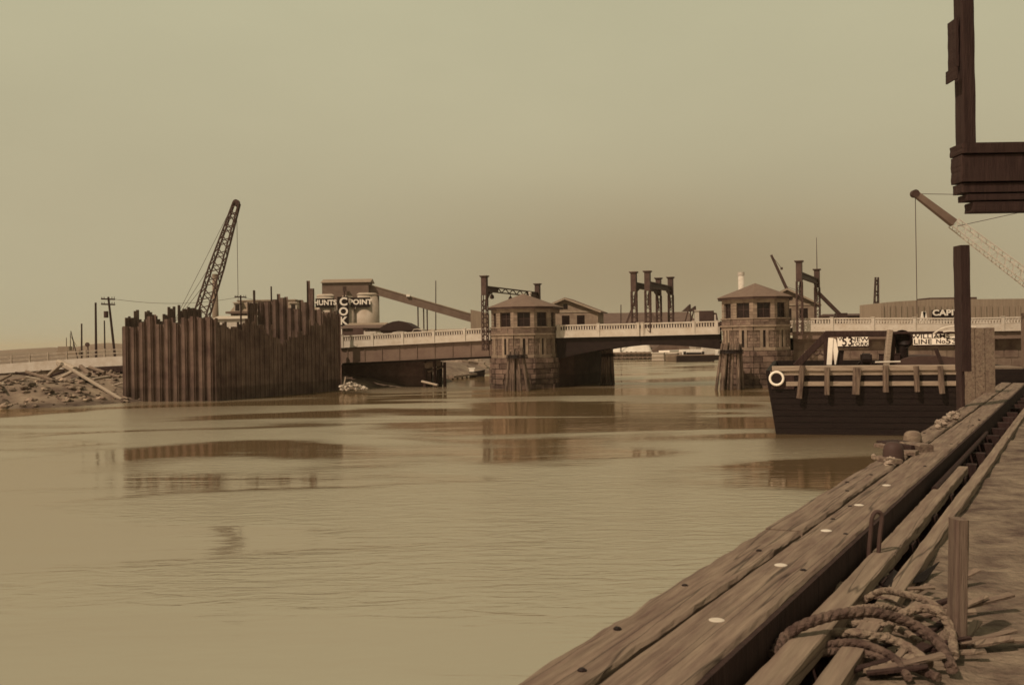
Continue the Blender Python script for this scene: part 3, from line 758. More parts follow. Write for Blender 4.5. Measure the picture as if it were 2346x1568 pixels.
dk = MB(); dk.prism([BG.pt(u, w, 0).xy for u, w in ((u0_, .5), (BWD-fl-.3, .5), (BWD-fl-.3, 4.6), (u0_, 4.6))], zd-1.0, zd-.04); dk.build('hatch_platform', M['wood'], bar)
R8 = -R(8)
wood_b = mat('guard_timber', .30, .16, 2.5, bump=.5, stretch=(.4, 6, 8), rz=R(16), island=.1, detail=8)
def plank(y0, y1, w0, w1, x0=1762, x1=2200, seed=1, nm='guard_plank'):
    a0, a1 = BG.sz(x0, (y0+y1)/2), BG.sz(x1, (y0+y1)/2)
    zt, zb = bz(1950, y0).z, bz(1950, y1).z
    m = MB(); m.rough_beam(BG.pt(a0[0], (w0+w1)/2, (zt+zb)/2), BG.pt(a1[0], (w0+w1)/2, (zt+zb)/2), w1-w0, zt-zb, 60, .012, seed, .1); return m.build(nm, wood_b, bar)
plank(836, 848, -.25, .5, 1768, 2240, 3, 'cap_rail')
plank(848.3, 858, -.12, .2, 1764, 2240, 4)
plank(872, 882.5, -.14, .02, 1800, 2240, 5)
m = MB(); a0, zt = BG.sz(1800, 859); a1, zb = BG.sz(2240, 871); m.beam(BG.pt(a0, -.02, (zt+zb)/2), BG.pt(BWD-fl, -.02, (zt+zb)/2), .06, zt-zb); m.build('guard_recess', M['hull'], bar)
for i, (xt, yt, xb, yb, wd) in enumerate(((1838, 836, 1830, 911, .30), (1894, 840, 1894, 903, .28), (1963, 841, 1960, 902, .42), (2028, 836, 2029, 897, .30), (2098, 837, 2101, 896, .27), (2153, 837, 2158, 900, .28))):
    m = MB(); m.rough_beam(bz(xb, yb, -.45), bz(xt, yt, -.45), wd, .26, 10, .02, i+11, .2); m.build('fender_post', M['wood_v'], bar)
c = bz(1778.5, 865.5, -.28); rad = 17.5*S*B0.y; m = MB()
TR = []
for i in range(28):
    a = 2*math.pi*i/28
    for j in range(8):
        b = 2*math.pi*j/8; q = rad-.075+.075*math.cos(b); TR.append(c+be*(q*math.cos(a))+Vector((0, 0, q*math.sin(a)))-bf*(.09*math.sin(b)))
m.add(TR, [(i*8+j, i*8+(j+1) % 8, ((i+1) % 28)*8+(j+1) % 8, ((i+1) % 28)*8+j) for i in range(28) for j in range(8)]); rg = m.build('ring_fender', M['white'], bar, smooth=True)
m = MB(); m.cyl(c+bf*.25, c-bf*.01, rad-.11, rad-.11, 24); m.build('hub', M['black'], rg)
m = MB(); m.box(c+bf*.32+be*.35, (1.35, .3, 1.3), e=be, f=bf); m.build('corner_block', M['wood_dark'], bar)
# deck frame
fw = 1.6
def dk_beam(nm, x0, y0, x1, y1, w, h, off=fw, mt=None, w1=None): 
    m = MB(); m.rough_beam(bz(x0, y0, off), bz(x1, y1, off if w1 is None else w1), w, h, 8, .015, int(x0), .1); return m.build(nm, mt or M['wood_dark'], bar)
dk_beam('diagonal_brace', 1822, 838, 1894, 765, .3, .42)
m = MB(); p0, p1 = bz(1893, 840, fw), bz(1892, 759, fw); m.box((p0+p1)/2, (.30, .3, (p1-p0).length), e=be, f=bf); m.build('upright', M['wood_dark'], bar)
dk_beam('header_beam', 1890, 763.5, 2042, 763, .3, .36); dk_beam('header_beam', 2040, 761.5, 2225, 758.8, .3, .13)
m = MB(); p0, p1 = bz(2030, 836, fw-.5), bz(2038, 755, fw-.15); m.rough_beam(p0, p1, .32, .3, 8, .02, 5, .15); m.build('king_post', wood_b, bar)
m = MB(); p0, p1 = bz(2040, 836, fw+.3), bz(2042, 760, fw+.2); m.beam(p0, p1, .36, .3); m.build('king_post_brace', M['wood_dark'], bar)
# white boards, dark box
def board(nm, pts, w, th, mt): 
    m = MB(); m.slab([bz(x, y, w) for x, y in pts], bf*th); return m.build(nm, mt, bar)
board('white_board', ((1897, 772.5), (1908.5, 773), (1904.5, 834.5), (1893, 834.5)), fw-.35, .08, M['white'])
board('white_board', ((1909, 774), (1914.5, 776), (1919.5, 803), (1914, 834), (1911.5, 834), (1908, 800)), fw-.3, .08, M['white'])
board('deck_box', ((1921, 801), (1933, 801.5), (1929, 834), (1917, 834)), fw-.1, .6, M['black'])
def sign(nm, x0, y0, x1, y1, w, mt):
    m = MB(); a, b = bz(x0, y1, w), bz(x1, y0, w); m.box((a+b)/2, ((b-a).dot(be), .06, b.z-a.z), e=be, f=bf); o = m.build(nm, mt, bar)
    f = MB(); hh = b.z-a.z; c = (a+b)/2
    f.box(c+bf*.06+Vector((0, 0, -hh/2-.04))+be*.06, ((b-a).dot(be)+.02, .08, .12), e=be, f=bf); f.build('lower_frame', M['wood_dark'], o); return o
UP = Vector((0, 0, 1))
sg = sign('name_sign', 1918, 770.5, 1988.5, 792, fw-.4, M['white'])
ws = fw-.4-.035
for txt, x, y, hh, wt, sxx in (('W', 1926.5, 776, .22, .006, 1.1), ('53', 1940.5, 782, .56, .014, .85), ('NEW', 1968, 776.5, .25, .006, 1.35), ('YORK', 1969, 787, .22, .006, 1.2)):
    lettering(txt, bz(x, y, ws), be, UP, hh*1.35, M['ink'], sg, weight=wt, sx=sxx, depth=.008)
sg = sign('name_sign', 2091, 763.5, 2192.5, 789, fw-.4, M['white'])
for txt, x, y, hh, wt, sxx in (('WILLIAMS', 2131, 769.5, .26, .005, 1.3), ('LINE', 2113, 782, .29, .006, 1.25), ('No', 2154, 781, .26, .006, 1.1), ('53', 2178.5, 780.5, .34, .008, 1.35)):
    lettering(txt, bz(x, y, ws), be, UP, hh*1.35, M['ink'], sg, weight=wt, sx=sxx, depth=.008)
# things standing on the deck
base = bz(2066, 818, 2.4); v = thing('cowl_ventilator', 'black cowl ventilator on the barge between the two white signs', 'ventilator', base)
m = MB(); m.tube([base+UP*-.4, base+UP*.5, bz(2066, 788, 2.4)], .36, 14, 4); m.build('stem', M['black'], v, smooth=True)
m = MB(); cc = bz(2065, 779, 2.4); m.lathe(cc+bf*.35, [(.25, -.5), (.5, -.25), (.56, .15), (.55, .5), (.60, .62), (.56, .64), (.5, .5), (.45, .1)], 20, axis=(-bf.x, -bf.y, .1)); m.build('cowl', M['black'], v, smooth=True)
base = bz(1984, 836, 1.3); v = thing('deck_winch', 'small black winch with hand cranks on the barge deck below the smaller sign', 'winch', base)
m = MB(); m.cyl(bz(1974, 821, 1.3), bz(1993, 821, 1.3), .34, .34, 12); m.build('drum', M['black'], v)
m = MB()
for x in (1973, 1994): m.box(bz(x, 825, 1.3), (.12, .5, .75), e=be, f=bf); m.beam(bz(x, 826, 1.3), bz(x+(-9 if x < 1980 else 9), 834, 1.1), .1)
m.build('frame', M['black'], v)
for x0, x1, y0, lab in ((2014, 2028, 811, 'small dark crate on the barge deck beside the pale king post'), (2037, 2060, 810, 'wider dark crate on the barge deck under the cowl ventilator')):
    m = MB(); a, b = bz(x0, 836, 1.9), bz(x1, y0, 1.9); m.box((a+b)/2, ((b-a).dot(be), .7, b.z-a.z), e=be, f=bf); m.box((a+b)/2+UP*((b.z-a.z)/2+.03), ((b-a).dot(be)+.08, .78, .05), e=be, f=bf)
    single('deck_crate', m, M['wood_dark'], lab, 'crate', (a.x, a.y, zd))
m = MB(); P = [bz(x, y, 1.1) for x, y in ((2052, 838), (2066, 822), (2085, 816.5), (2110, 814.5), (2140, 814), (2170, 816), (2200, 819), (2240, 824), (2245, 838))]
m.slab(P, bf*7)
single('tarpaulin_heap', m, M['tarp'], 'low brown tarpaulin covered heap on the barge below the long sign', 'tarpaulin', bz(2140, 838, 1.1))
m = MB(); m.beam(bz(2143, 798, .9), bz(2157, 833, .6), .22, .12); single('leaning_board', m, M['wood_dark'], 'dark board leaning against the tarpaulin heap on the barge', 'board', bz(2157, 836, .6))
m = MB(); m.cyl(bz(2004, 828.5, .5), bz(2062, 827, .5), .05, .05, 8); single('boat_hook', m, M['dim_white'], 'pale pole lying on the barge cap rail between winch and tarpaulin', 'pole', bz(2004, 829, .5))
m = MB(); m.tube([bz(2137, 764, 1), bz(2150, 755, .9), bz(2165, 749, .8), (bz(2190, 746, .8)), bz(2235, 748, .8)], .05, 8); m.tube([bz(2160, 759, .9), bz(2175, 757, .8), bz(2192, 758, .8), bz(2230, 760, .8)], .04, 8)
single('bent_pipe', m, M['dim_white'], 'pale bent pipe arching above the long name sign', 'pipe', bz(2137, 764, 1))
m = MB()
for x in (1869, 1884): m.tube([bz(x-6, 803, 2.6), bz(x-4, 809, 2.6), bz(x+2, 811, 2.6), bz(x+7, 808, 2.6), bz(x+8, 802, 2.6)], .07, 8)
m.tube([bz(1863, 803, 2.6), bz(1876, 801, 2.6), bz(1892, 801, 2.6)], .05)
single('hanging_rope', m, M['hose'], 'two dark loops of rope hanging behind the diagonal brace of the barge', 'rope', bz(1869, 809, 2.6))

# ------------------------------------------------------------------ the dock
dd = Vector((math.sin(DOCK_ANG), math.cos(DOCK_ANG), 0)); nn = Vector((dd.y, -dd.x, 0)); D0 = Vector((.361, 4.925, 0))
# line of the outer edge from the photograph
pa, pb = at_z(1336, 1463, 4.3), at_z(2180, 944, 4.3)
dd = (pb-pa); dd.z = 0; dd.normalize(); nn = Vector((dd.y, -dd.x, 0)); D0 = Vector((pa.x, pa.y, 0))
def dk_pt(u, v, z): return D0+nn*u+dd*v+UP*z
ZT = 4.3; ZD = 4.02
def uv(x, y, z): q = at_z(x, y, z); q.z = 0; q -= D0; return nn.dot(q), dd.dot(q)
V0, V1 = -9.0, 16.9
wh = thing('timber_wharf', 'weathered wooden wharf edge with long stringer timbers running beside the water', 'wharf', dk_pt(0, 0, 0))
m = MB(); m.rough_beam(dk_pt(.150, V0, ZT-.16), dk_pt(.150, 3.2, ZT-.16), .295, .32, 120, .022, 1, .06); m.build('stringer', M['dock'], wh)
m = MB(); m.rough_beam(dk_pt(.152, 3.23, ZT-.155), dk_pt(.152, 30, ZT-.155), .290, .32, 200, .020, 2, .06); m.build('stringer', M['dock'], wh)
m = MB(); m.rough_beam(dk_pt(.512, V0, ZT-.18), dk_pt(.512, 14, ZT-.18), .365, .37, 160, .010, 3, .05); m.build('stringer', M['dock'], wh)
m = MB(); m.rough_beam(dk_pt(.512, 14.02, ZT-.19), dk_pt(.512, 30, ZT-.19), .365, .37, 100, .010, 4, .05); m.build('stringer', M['dock'], wh)
m = MB(); m.beam(dk_pt(.711, V0, ZT-.20), dk_pt(.711, 30, ZT-.20), .03, .37); m.build('shade_board', M['wood_dark'], wh)  # dark board added to paint the shade on the inner stringer face
rn = random.Random(77)
for k in range(26):
    v_ = -2.5+k*.72+rn.uniform(-.2, .2); u_ = rn.choice((.08, .2, .4, .62)); q = dk_pt(u_, v_, 0); m = MB(); m.lathe((q.x, q.y, ZT-.004), [(.022, 0), (.022, .010), (.012, .018)], 8); m.build('spike_head', M['black'], wh)
# bolt plates
for i, (x, y) in enumerate(((1641, 1413), (1788, 1288), (1892, 1210), (1967, 1152), (2030, 1107))):
    q = at_z(x, y, ZT+.02); m = MB(); m.lathe((q.x, q.y, ZT+.001), [(.042, 0), (.042, .008), (.03, .012)], 14); m.build('bolt_plate', M['dim_white'], wh)
u0, _ = uv(1953, 1302, 4.18)
def curb(nm, ua, ub, z, va, vb, hgt, sd, mt): 
    m = MB(); m.rough_beam(dk_pt((ua+ub)/2, va, z-hgt/2), dk_pt((ua+ub)/2, vb, z-hgt/2), ub-ua, hgt, 90, .008, sd, .08); return m.build(nm, mt, wh)
curb('curb_plank', .79, .95, 4.17, V0, 3.4, .10, 21, M['plank']); curb('curb_plank', .79, .95, 4.165, 3.42, 9.0, .10, 22, M['plank'])
curb('curb_plank', 1.02, 1.14, 4.10, V0, 8, .08, 24, M['plank']); curb('curb_plank', 1.02, 1.14, 4.095, 8.02, 26, .08, 25, M['plank'])
# bearing blocks under the curb plank, dark slot below
m = MB(); m.prism([dk_pt(u, v, 0).xy for u, v in ((.32, V0), (1.0, V0), (1.0, 30), (.32, 30))], 3.2, 3.72)
for i in range(26): q = dk_pt(.87, V0+.6+i*1.4, 3.9); m.box(q, (.22, .2, .4), e=nn, f=dd)
m.build('slot_floor', M['wood_dark'], wh)
m = MB()
v = V0
m2 = MB(); GX = 50; GY = 70; vs = []; 
for j in range(GY+1):
    for i in range(GX+1):
        u = 1.0+(i/GX)**1.8*15; vv = V0+(30-V0)*j/GY; q = dk_pt(u, vv, 0)
        vs.append(Vector((q.x, q.y, ZD+.05*mnoise.noise(Vector((q.x*1.4, q.y*1.4, 0)))+.02*mnoise.noise(Vector((q.x*5, q.y*5, 3)))-(.06 if i == 0 else 0))))
m2.add(vs, [(j*(GX+1)+i, j*(GX+1)+i+1, (j+1)*(GX+1)+i+1, (j+1)*(GX+1)+i) for j in range(GY) for i in range(GX)])
n0 = len(m2.v)
m2.prism([dk_pt(u, vv, 0).xy for u, vv in ((1.0, V0), (16, V0), (16, 30), (1.0, 30))], 3.0, ZD-.12)
m2.build('deck_earth', M['dirt'], wh, smooth=False)
m = MB()
for i in range(20):
    q = dk_pt(.35, V0+i*2, 0); m.cyl((q.x, q.y, -2), (q.x, q.y, ZT-.35), .17, .16, 10)
m.prism([dk_pt(u, v, 0).xy for u, v in ((.62, V0), (.9, V0), (.9, 30), (.62, 30))], -2, 3.15)
m.build('bulkhead', M['wood_v'], wh)
# iron strap standing by the curb plank
q0, q1 = at_z(1990, 1285, 4.10), None; D = q0.y; a, b = at(1990, 1282, D), at(1997, 1172, D)
m = MB(); ex = Vector((1, 0, 0)); m.tube([a+UP*-.15, a+UP*.05, a.lerp(b, .6), b-UP*.04, b+ex*.035+UP*.005, b+ex*.075-UP*.03, a.lerp(b, .5)+ex*.07, a+ex*.06-UP*.1], .017, 8, 5)
single('iron_strap', m, M['portal'], 'bent iron strap standing upright between stringer and curb plank of the wharf', 'strap', (a.x, a.y, 4))
# timber stake near the ropes
a = at_z(2190, 1478, ZD); D = a.y; top = at(2196, 1186, D); m = MB(); m.rough_beam(a-UP*.1, top, .075, .12, 12, .006, 31, .15)
single('timber_stake', m, M['stake'], 'upright square timber stake beside the coil of rope on the wharf', 'stake', (a.x, a.y, ZD))
# ropes
def rope(label, pts, r, mt, zs=None):
    P = []
    for k, p in enumerate(pts):
        q = at_z(p[0], p[1], ZD+(p[2] if len(p) > 2 else .06)); P.append(q)
    m = MB(); m.tube(P, r, 15, 26, 3, r*5.5); return single('mooring_rope', m, mt, label, 'rope', (P[0].x, P[0].y, ZD), 'ropes heaped on the wharf')
rope('thick rope arching over the heap on the wharf', ((1770, 1500, .1), (1800, 1455, .16), (1850, 1425, .22), (1930, 1403, .25), (2010, 1402, .23), (2090, 1428, .16), (2150, 1472, .1), (2180, 1530, .06)), .030, M['hose'])
rope('rope loop curling up against the timber stake', ((1975, 1375, .08), (2020, 1352, .16), (2075, 1360, .22), (2130, 1378, .22), (2165, 1410, .16), (2168, 1450, .08), (2140, 1490, .05)), .022, M['rope'])
rope('second rope of the heap, lying lower and nearer the water', ((1790, 1475, .05), (1870, 1452, .1), (1960, 1448, .14), (2060, 1470, .1), (2130, 1520, .05)), .026, M['rope'])
rope('pale rope lying straight on the wharf earth below the heap', ((1905, 1432, .03), (1990, 1425, .07), (2060, 1440, .06), (2110, 1470, .04)), .020, M['rope'])
rope('thin rope snaking from the heap towards the curb plank', ((1980, 1362, .05), (2030, 1372, .08), (2070, 1392, .06), (2120, 1400, .05), (2160, 1440, .04)), .016, M['hose'])
rope('rope end trailing below the heap at the wharf corner', ((1760, 1540, .03), (1850, 1500, .06), (1950, 1490, .05), (2050, 1510, .06), (2150, 1550, .05)), .024, M['hose'])
for k_, (lab, pts, r_) in enumerate((
    ('dark rope bight between the thick rope and the stake', ((2020, 1480, .05), (2045, 1420, .14), (2100, 1392, .2), (2150, 1400, .2), (2176, 1440, .12), (2185, 1500, .06)), .026),
    ('rope lying nearest the curb plank under the thick rope', ((1800, 1520, .04), (1880, 1480, .08), (1960, 1470, .1), (2040, 1500, .08), (2080, 1550, .05)), .022),
    ('short stiff rope end pointing towards the hoist', ((1920, 1400, .1), (1985, 1388, .15), (2050, 1392, .12), (2090, 1410, .06)), .018),
    ('rope tucked flat beneath the whole heap', ((1850, 1462, .03), (1930, 1430, .04), (2020, 1415, .05), (2100, 1440, .05), (2150, 1485, .03)), .024))):
    rope(lab, pts, r_, M['hose'] if k_ % 2 else M['rope'])
rn = random.Random(5)
for k in range(44):
    x, y = rn.uniform(1890, 2240), rn.uniform(1330, 1540); a = at_z(x, y, ZD+.04); an = rn.uniform(-.5, .9); l = rn.uniform(.15, .4)
    m = MB(); m.rough_beam(a, a+Vector((math.cos(an)*l, math.sin(an)*l, rn.uniform(0, .08))), rn.uniform(.03, .07), .02, 5, .006, k, .2)
    single('wood_scrap', m, M[rn.choice(('plank', 'wood', 'wood_dark'))], 'broken scrap of wood among the ropes on the wharf', 'wood scrap', (a.x, a.y, ZD), 'scraps of wood among the wharf ropes')
m = MB(); P = [at_z(x, y, ZD+.05) for x, y in ((2010, 1338), (2048, 1312), (2085, 1318), (2128, 1300), (2152, 1293), (2118, 1322), (2075, 1338), (2040, 1352))]  # thin dark sheet painting a shadow cast from out of view
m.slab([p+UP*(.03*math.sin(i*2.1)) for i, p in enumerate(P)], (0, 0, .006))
single('shadow_patch', m, M['hull'], 'flat dark patch standing in for a cast shadow on the wharf above the ropes', 'shadow patch', P[0])
# thin pole lying on the curb
a = at_z(2140, 1120, ZD+.14); b = at_z(2260, 990, ZD+.14); m = MB(); m.cyl(a, b, .035, .03, 10)
single('wooden_pole', m, M['wood_dark'], 'thin dark pole lying along the wharf near the corroded bitts', 'pole', (a.x, a.y, ZD))
# mooring bitts with slabs
def pt_d(x, y): return at_z(x, y, ZT+.01)
q = pt_d(2045, 1048); bt = thing('mooring_bitts', 'pair of low mooring bitts with wooden cleats on the wharf stringers', 'mooring bitts', q)
def bitt(x, y, r, h, mt, hm_):
    c = pt_d(x, y); m = MB(); m.lathe(c, [(r*1.1, 0), (r*1.05, h*.2), (r, h*.55), (r*.92, h*.75), (r*.7, h*.92), (r*.35, h)], 14); m.build('bollard', mt, bt, smooth=True)
bitt(2046, 1052, .12, .22, M['steel'], 0); bitt(2090, 1011, .12, .16, M['wood'], 0)
for x0, y0, x1, y1, w, h, zz in ((2030, 1012, 2110, 1024, .32, .07, .05), (2058, 1034, 2100, 1036, .22, .05, .03), (2012, 1046, 2052, 1056, .16, .05, .03), (2010, 1018, 2040, 1022, .12, .05, .12), (2075, 1018, 2122, 1026, .2, .10, .05)):
    a, b = at_z(x0, y0, ZT+zz), at_z(x1, y1, ZT+zz); m = MB(); m.rough_beam(a, b, w, h, 8, .015, int(x0), .15); m.build('cleat_block', M['wood_dark'] if w > .25 else M['dock'], bt)
m = MB()
for k in range(14): 
    x, y = rn.uniform(2000, 2050), rn.uniform(1036, 1062); m.rock(at_z(x, y, ZT+.03), rn.uniform(.03, .07), k)
o = m.build('broken_stone', M['rubble'], bt); o['kind'] = 'stuff'
# pale chain heap at the post foot
m = MB()
for k in range(26):
    x = rn.uniform(2146, 2195); y = 972-(x-2146)*.55+rn.uniform(-8, 6); m.rock(at_z(x, y, ZT+.03+rn.random()*.05), rn.uniform(.04, .10), 50+k)
o = single('rubble_heap', m, M['rubble'], 'small heap of pale broken stone at the foot of the dark wharf post', 'rubble', at_z(2170, 962, ZT)); o['kind'] = 'stuff'

# coal hoist tower on the wharf, seen along its dark face
PD = 20.5; f0 = at(2203, 965, PD)
ht = thing('timber_hoist', 'dark timber hoist frame towering over the wharf with stepped hanging brackets', 'hoist tower', (f0.x, f0.y, ZD))
def pbox(nm, x0, y0, x1, y1, D, dep, mt, parent=ht):
    a, b = at(x0, y1, D+dep), at(x1, y0, D); a.z = at(x0, y1, D).z; m = MB(); c = (a+b)/2; m.rough_beam(Vector((c.x, D+dep/2, a.z)), Vector((c.x, D+dep/2, b.z)), b.x-a.x, dep, 14, .012, int(x0+y0), .04); return m.build(nm, mt, parent)
pbox('post', 2187, 560, 2221, 850, PD, .35, M['wood_dark'])
pbox('post_foot', 2191, 835, 2209, 968, PD+.05, .25, M['wood_dark'])
pbox('hanging_post', 2188, -60, 2230, 330, PD-.2, .4, M['wood_dark'])
pbox('bracket', 2169, 150, 2190, 179, PD-.3, .5, M['wood_dark']); pbox('bracket', 2171, 40, 2195, 152, PD-.1, .4, M['wood_dark'])
pbox('bracket', 2174, 322, 2480, 350, PD-.4, .6, M['wood_dark']); pbox('corbel', 2177, 350, 2480, 415, PD-.35, .5, M['wood_dark']); pbox('corbel', 2181, 415, 2480, 440, PD-.3, .45, M['wood_dark'])
pbox('corbel', 2193, 440, 2480, 458, PD-.3, .42, M['wood_dark']); pbox('corbel', 2208, 458, 2480, 484, PD-.28, .4, M['wood_dark'])
pbox('mast', 2420, -300, 2470, 1100, PD+.1, .5, M['wood_dark'])
m = MB(); m.rough_beam(at(2176, -70, PD), at(2440, -70, PD+.4), .5, .5, 10, .015, 3, .05); m.build('jib_beam', M['wood_dark'], ht)
m = MB(); a = at(2228, 900, PD+4)
for k in range(3):
    x0 = 2209+k*24; m.box((at(x0+11.5, 900, PD+5).x, PD+5+k*.02, 4.9), (at(x0+23, 900, PD+5).x-at(x0, 900, PD+5).x, .06, 2.2))
single('plank_bin', m, M['plank'], 'pale plank bin wall in sun behind the dark hoist post', 'plank bin', (a.x, a.y, ZD))

# ------------------------------------------------------------------ far cranes
def boom_crane(label, foot, tip, w0, w1, n, r, mt, solid=0, rope_to=None, name='lattice_crane', loc=None):
    t = thing(name, label, 'crane', loc or foot); foot = Vector(foot); tip = Vector(tip)
    m = MB()
    if solid: k = foot.lerp(tip, 1-solid); m.lattice(foot, k, w0, w0+(w1-w0)*(1-solid)*.6, n, r); m.beam(k, tip, w1*1.25, w1*1.25, up=(0, 1, 0), taper=.7)
    else: mid = foot.lerp(tip, .52); m.lattice(foot, mid, w0, w0*.9, n//2, r); m.lattice(mid, tip, w0*.9, w1, n-n//2, r)
    m.build('boom', mt, t)
    h = MB(); h.cyl(tip+Vector((-.05, -.3, 0)), tip+Vector((-.05, .3, 0)), max(.38, w1*.62), None, 14); h.build('sheave', M['steel'], t)
    if rope_to is not None:
        q = MB(); q.cyl(tip, (tip.x, tip.y, rope_to), .035, .035, 6); q.build('hoist_rope', M['steel'], t)
    return t
DC = 134
foot, tip = at(446, 772, DC), at(542, 464, DC)
cr1 = boom_crane('tall dark lattice boom crane rising behind the sheet piling', foot, tip, 1.75, .75, 20, .2, M['portal'], rope_to=at(545, 690, DC).z, loc=(foot.x, foot.y, 2))
m = MB(); c = foot+Vector((-1.5, 0, -1)); m.box(c, (3.4, 3, 2.6)); m.box(c+Vector((-2, 0, .2)), (1.8, 2.8, 2.0)); m.build('cab', M['steel'], cr1)
m = MB(); m.box((c.x-.5, c.y, c.z-2.0), (4.2, 3.6, 1.4)); m.box((c.x-.5, c.y, c.z-3.5), (5, 4.4, 2)); m.build('crawler', M['black'], cr1)
m = MB(); g0 = foot+Vector((-3.2, 0, 1.5))
for t_ in (1, .62, .45): m.cyl(g0, foot.lerp(tip, t_)+Vector((-.3, 0, .2)), .03, .03, 5)
m.build('guy_rope', M['steel'], cr1)
DR = 96
tip, foot = at(2096, 443, DR), at(2420, 690, DR)
cr2 = boom_crane('pale lattice derrick boom reaching in over the barge with one hanging line', foot, tip, 1.25, .5, 26, .08, M['dim_white'], .27, at(2086, 718, DR).z, 'derrick_crane', (foot.x, foot.y, 0))
m = MB(); k = foot.lerp(tip, .73); m.beam(k, tip+(tip-k).normalized()*.3, .72, .72, up=(0, 1, 0), taper=.75); m.build('boom_head', M['girder'], cr2)
m = MB(); a = at(2500, 450, DR); m.cyl((a.x, a.y, 2), a, .5, .35, 10); m.cyl(a, tip, .03, .03, 5); m.cyl(a, foot.lerp(tip, .7), .03, .03, 5); m.build('mast', M['steel'], cr2)
m = MB(); m.box((foot.x+2, foot.y, 4), (8, 6, 8)); m.build('engine_house', M['girder'], cr2)
# small dark booms beyond the second tower
t = thing('derrick_boom', 'dark slanting derrick boom above the second tower roof', 'derrick', at(1812, 730, 250)); m = MB()
a, b = at(1815, 690, 250), at(1766, 583, 250); m.beam(a+(a-b)*.55, b, .85, .85, taper=.6); m.build('boom', M['steel'], t); m = MB(); m.cyl(b, at(1790, 614, 250), .06, .06, 5); m.box(at(1790, 614, 250), (.5, .5, .6)); m.cyl(at(1800, 655, 250), at(1822, 663, 250), .05, .05, 5); m.build('tackle', M['steel'], t)
t = thing('derrick_boom', 'dark derrick boom sloping down from the portal with the mast', 'derrick', at(1920, 735, 150)); m = MB()
a, b = at(1872, 668, 150), at(1926, 722, 150); m.beam(a, b, .5, .5); m.build('boom', M['steel'], t); m = MB(); m.box(at(1926, 728, 150), (1.6, 1.2, 1.6)); m.cyl(at(1926, 750, 150), at(1926, 722, 150), .3); m.build('winch_base', M['steel'], t)
t = thing('derrick_boom', 'upright dark lattice boom over the low dark roof before the coal pocket', 'derrick', at(2006, 735, 190)); m = MB()
a, b = at(2005, 722, 190), at(2008, 634, 190); m.lattice(a-UP*3, b, .95, .5, 10, .16); m.build('boom', M['steel'], t); m = MB(); m.box(at(2005, 727, 190), (2.4, 2, 1.8)); m.build('winch_base', M['steel'], t)

# ------------------------------------------------------------------ coke plant
CD = 250
cp = thing('coke_plant', 'coke yard silos with head house and lettered dark signs behind the bridge', 'silo plant', at(790, 790, CD))
for x0, x1, y0 in ((720, 776, 677), (776, 812, 680), (803, 864, 674)):
    m = MB(); a, b = at(x0, y0, CD), at(x1, y0, CD); r = (b.x-a.x)/2; m.cyl(((a.x+b.x)/2, CD+r, 0), ((a.x+b.x)/2, CD+r, a.z), r, r, 40); so = m.build('silo', M['silo'], cp, smooth=False)
    for p in so.data.polygons: p.use_smooth = len(p.vertices) == 4
    m = MB(); m.cyl(((a.x+b.x)/2, CD+r, a.z), ((a.x+b.x)/2, CD+r, a.z+.5), r+.15, r-.2, 40); m.build('silo_rim', M['silo'], so)
a, b = at(737, 690, CD), at(843, 645, CD); m = MB(); m.box(((a.x+b.x)/2, CD+4, (a.z+b.z)/2), (b.x-a.x, 7, b.z-a.z))
m.build('head_house', M['girder'], cp)
m = MB(); x0, x1, zt = a.x-.3, b.x+.6, b.z
m.add([(x0, CD, zt), (x1, CD, zt), (x1, CD+8, zt), (x0, CD+8, zt), (x0, CD+4, zt+1.1), (x1, CD+4, zt+1.1)], [(0, 1, 5, 4), (2, 3, 4, 5), (1, 2, 5), (3, 0, 4), (3, 2, 1, 0)])
m.build('roof', M['far_mid'], cp)
def flat_sign(parent, x0, y0, x1, y1, D, mt, name='sign_board'):
    a, b = at(x0, y1, D), at(x1, y0, D); m = MB(); m.box(((a.x+b.x)/2, D, (a.z+b.z)/2), (b.x-a.x, .2, b.z-a.z)); return m.build(name, mt, parent)
EX = Vector((1, 0, 0))
s_ = flat_sign(cp, 723, 682, 765, 703.5, CD-.3, M['sign_dark']); lettering('HUNTS', at(744.3, 692.4, CD-.42), EX, UP, 1.75, M['white'], s_, weight=.07, sx=1.0)
s_ = flat_sign(cp, 803, 680, 848, 702.5, CD-.3, M['sign_dark']); lettering('POINT', at(825.5, 691, CD-.42), EX, UP, 1.75, M['white'], s_, weight=.07, sx=1.1)
s_ = flat_sign(cp, 774, 678.5, 798, 772, CD-1.0, M['sign_dark'])
for ch, y in zip('COKE', (690.5, 713, 734.5, 757)): lettering(ch, at(786.5, y, CD-1.12), EX, UP, 2.75, M['white'], s_, weight=.09, sx=1.05)
m = MB(); a, b = at(788, 680, CD-.5), at(789, 661, CD-.5); m.cyl(a, b, .25, .2, 8); m.box(b, (.8, .6, 1.2)); m.build('vent_pipe', M['steel'], cp)
cv = thing('conveyor_gallery', 'long sloping enclosed conveyor gallery running down from the coke silos', 'conveyor', at(960, 790, CD)); m = MB()
A, B = at(846, 661, CD+3), at(1087, 730, CD+3); m.beam(A, B, 2.2, 2.0); 
cvb = m.build('gallery', M['girder'], cv); m = MB(); m.beam(A+UP*1.1, B+UP*1.1, 2.5, .25); m.build('roof', M['far_mid'], cvb)
for x, y0 in ((957, 692), (970, 697), (978, 699)):
    m = MB(); p = at(x, y0+8, CD+3); m.beam((p.x, p.y, 0), p, .32); m.build('trestle_leg', M['steel'], cv)
m = MB(); m.box(at(1188-12-18, 0, 1)*0+at(935, 676, CD+2), (.9, 1.4, .6)); m.build('vent', M['white'], cv)
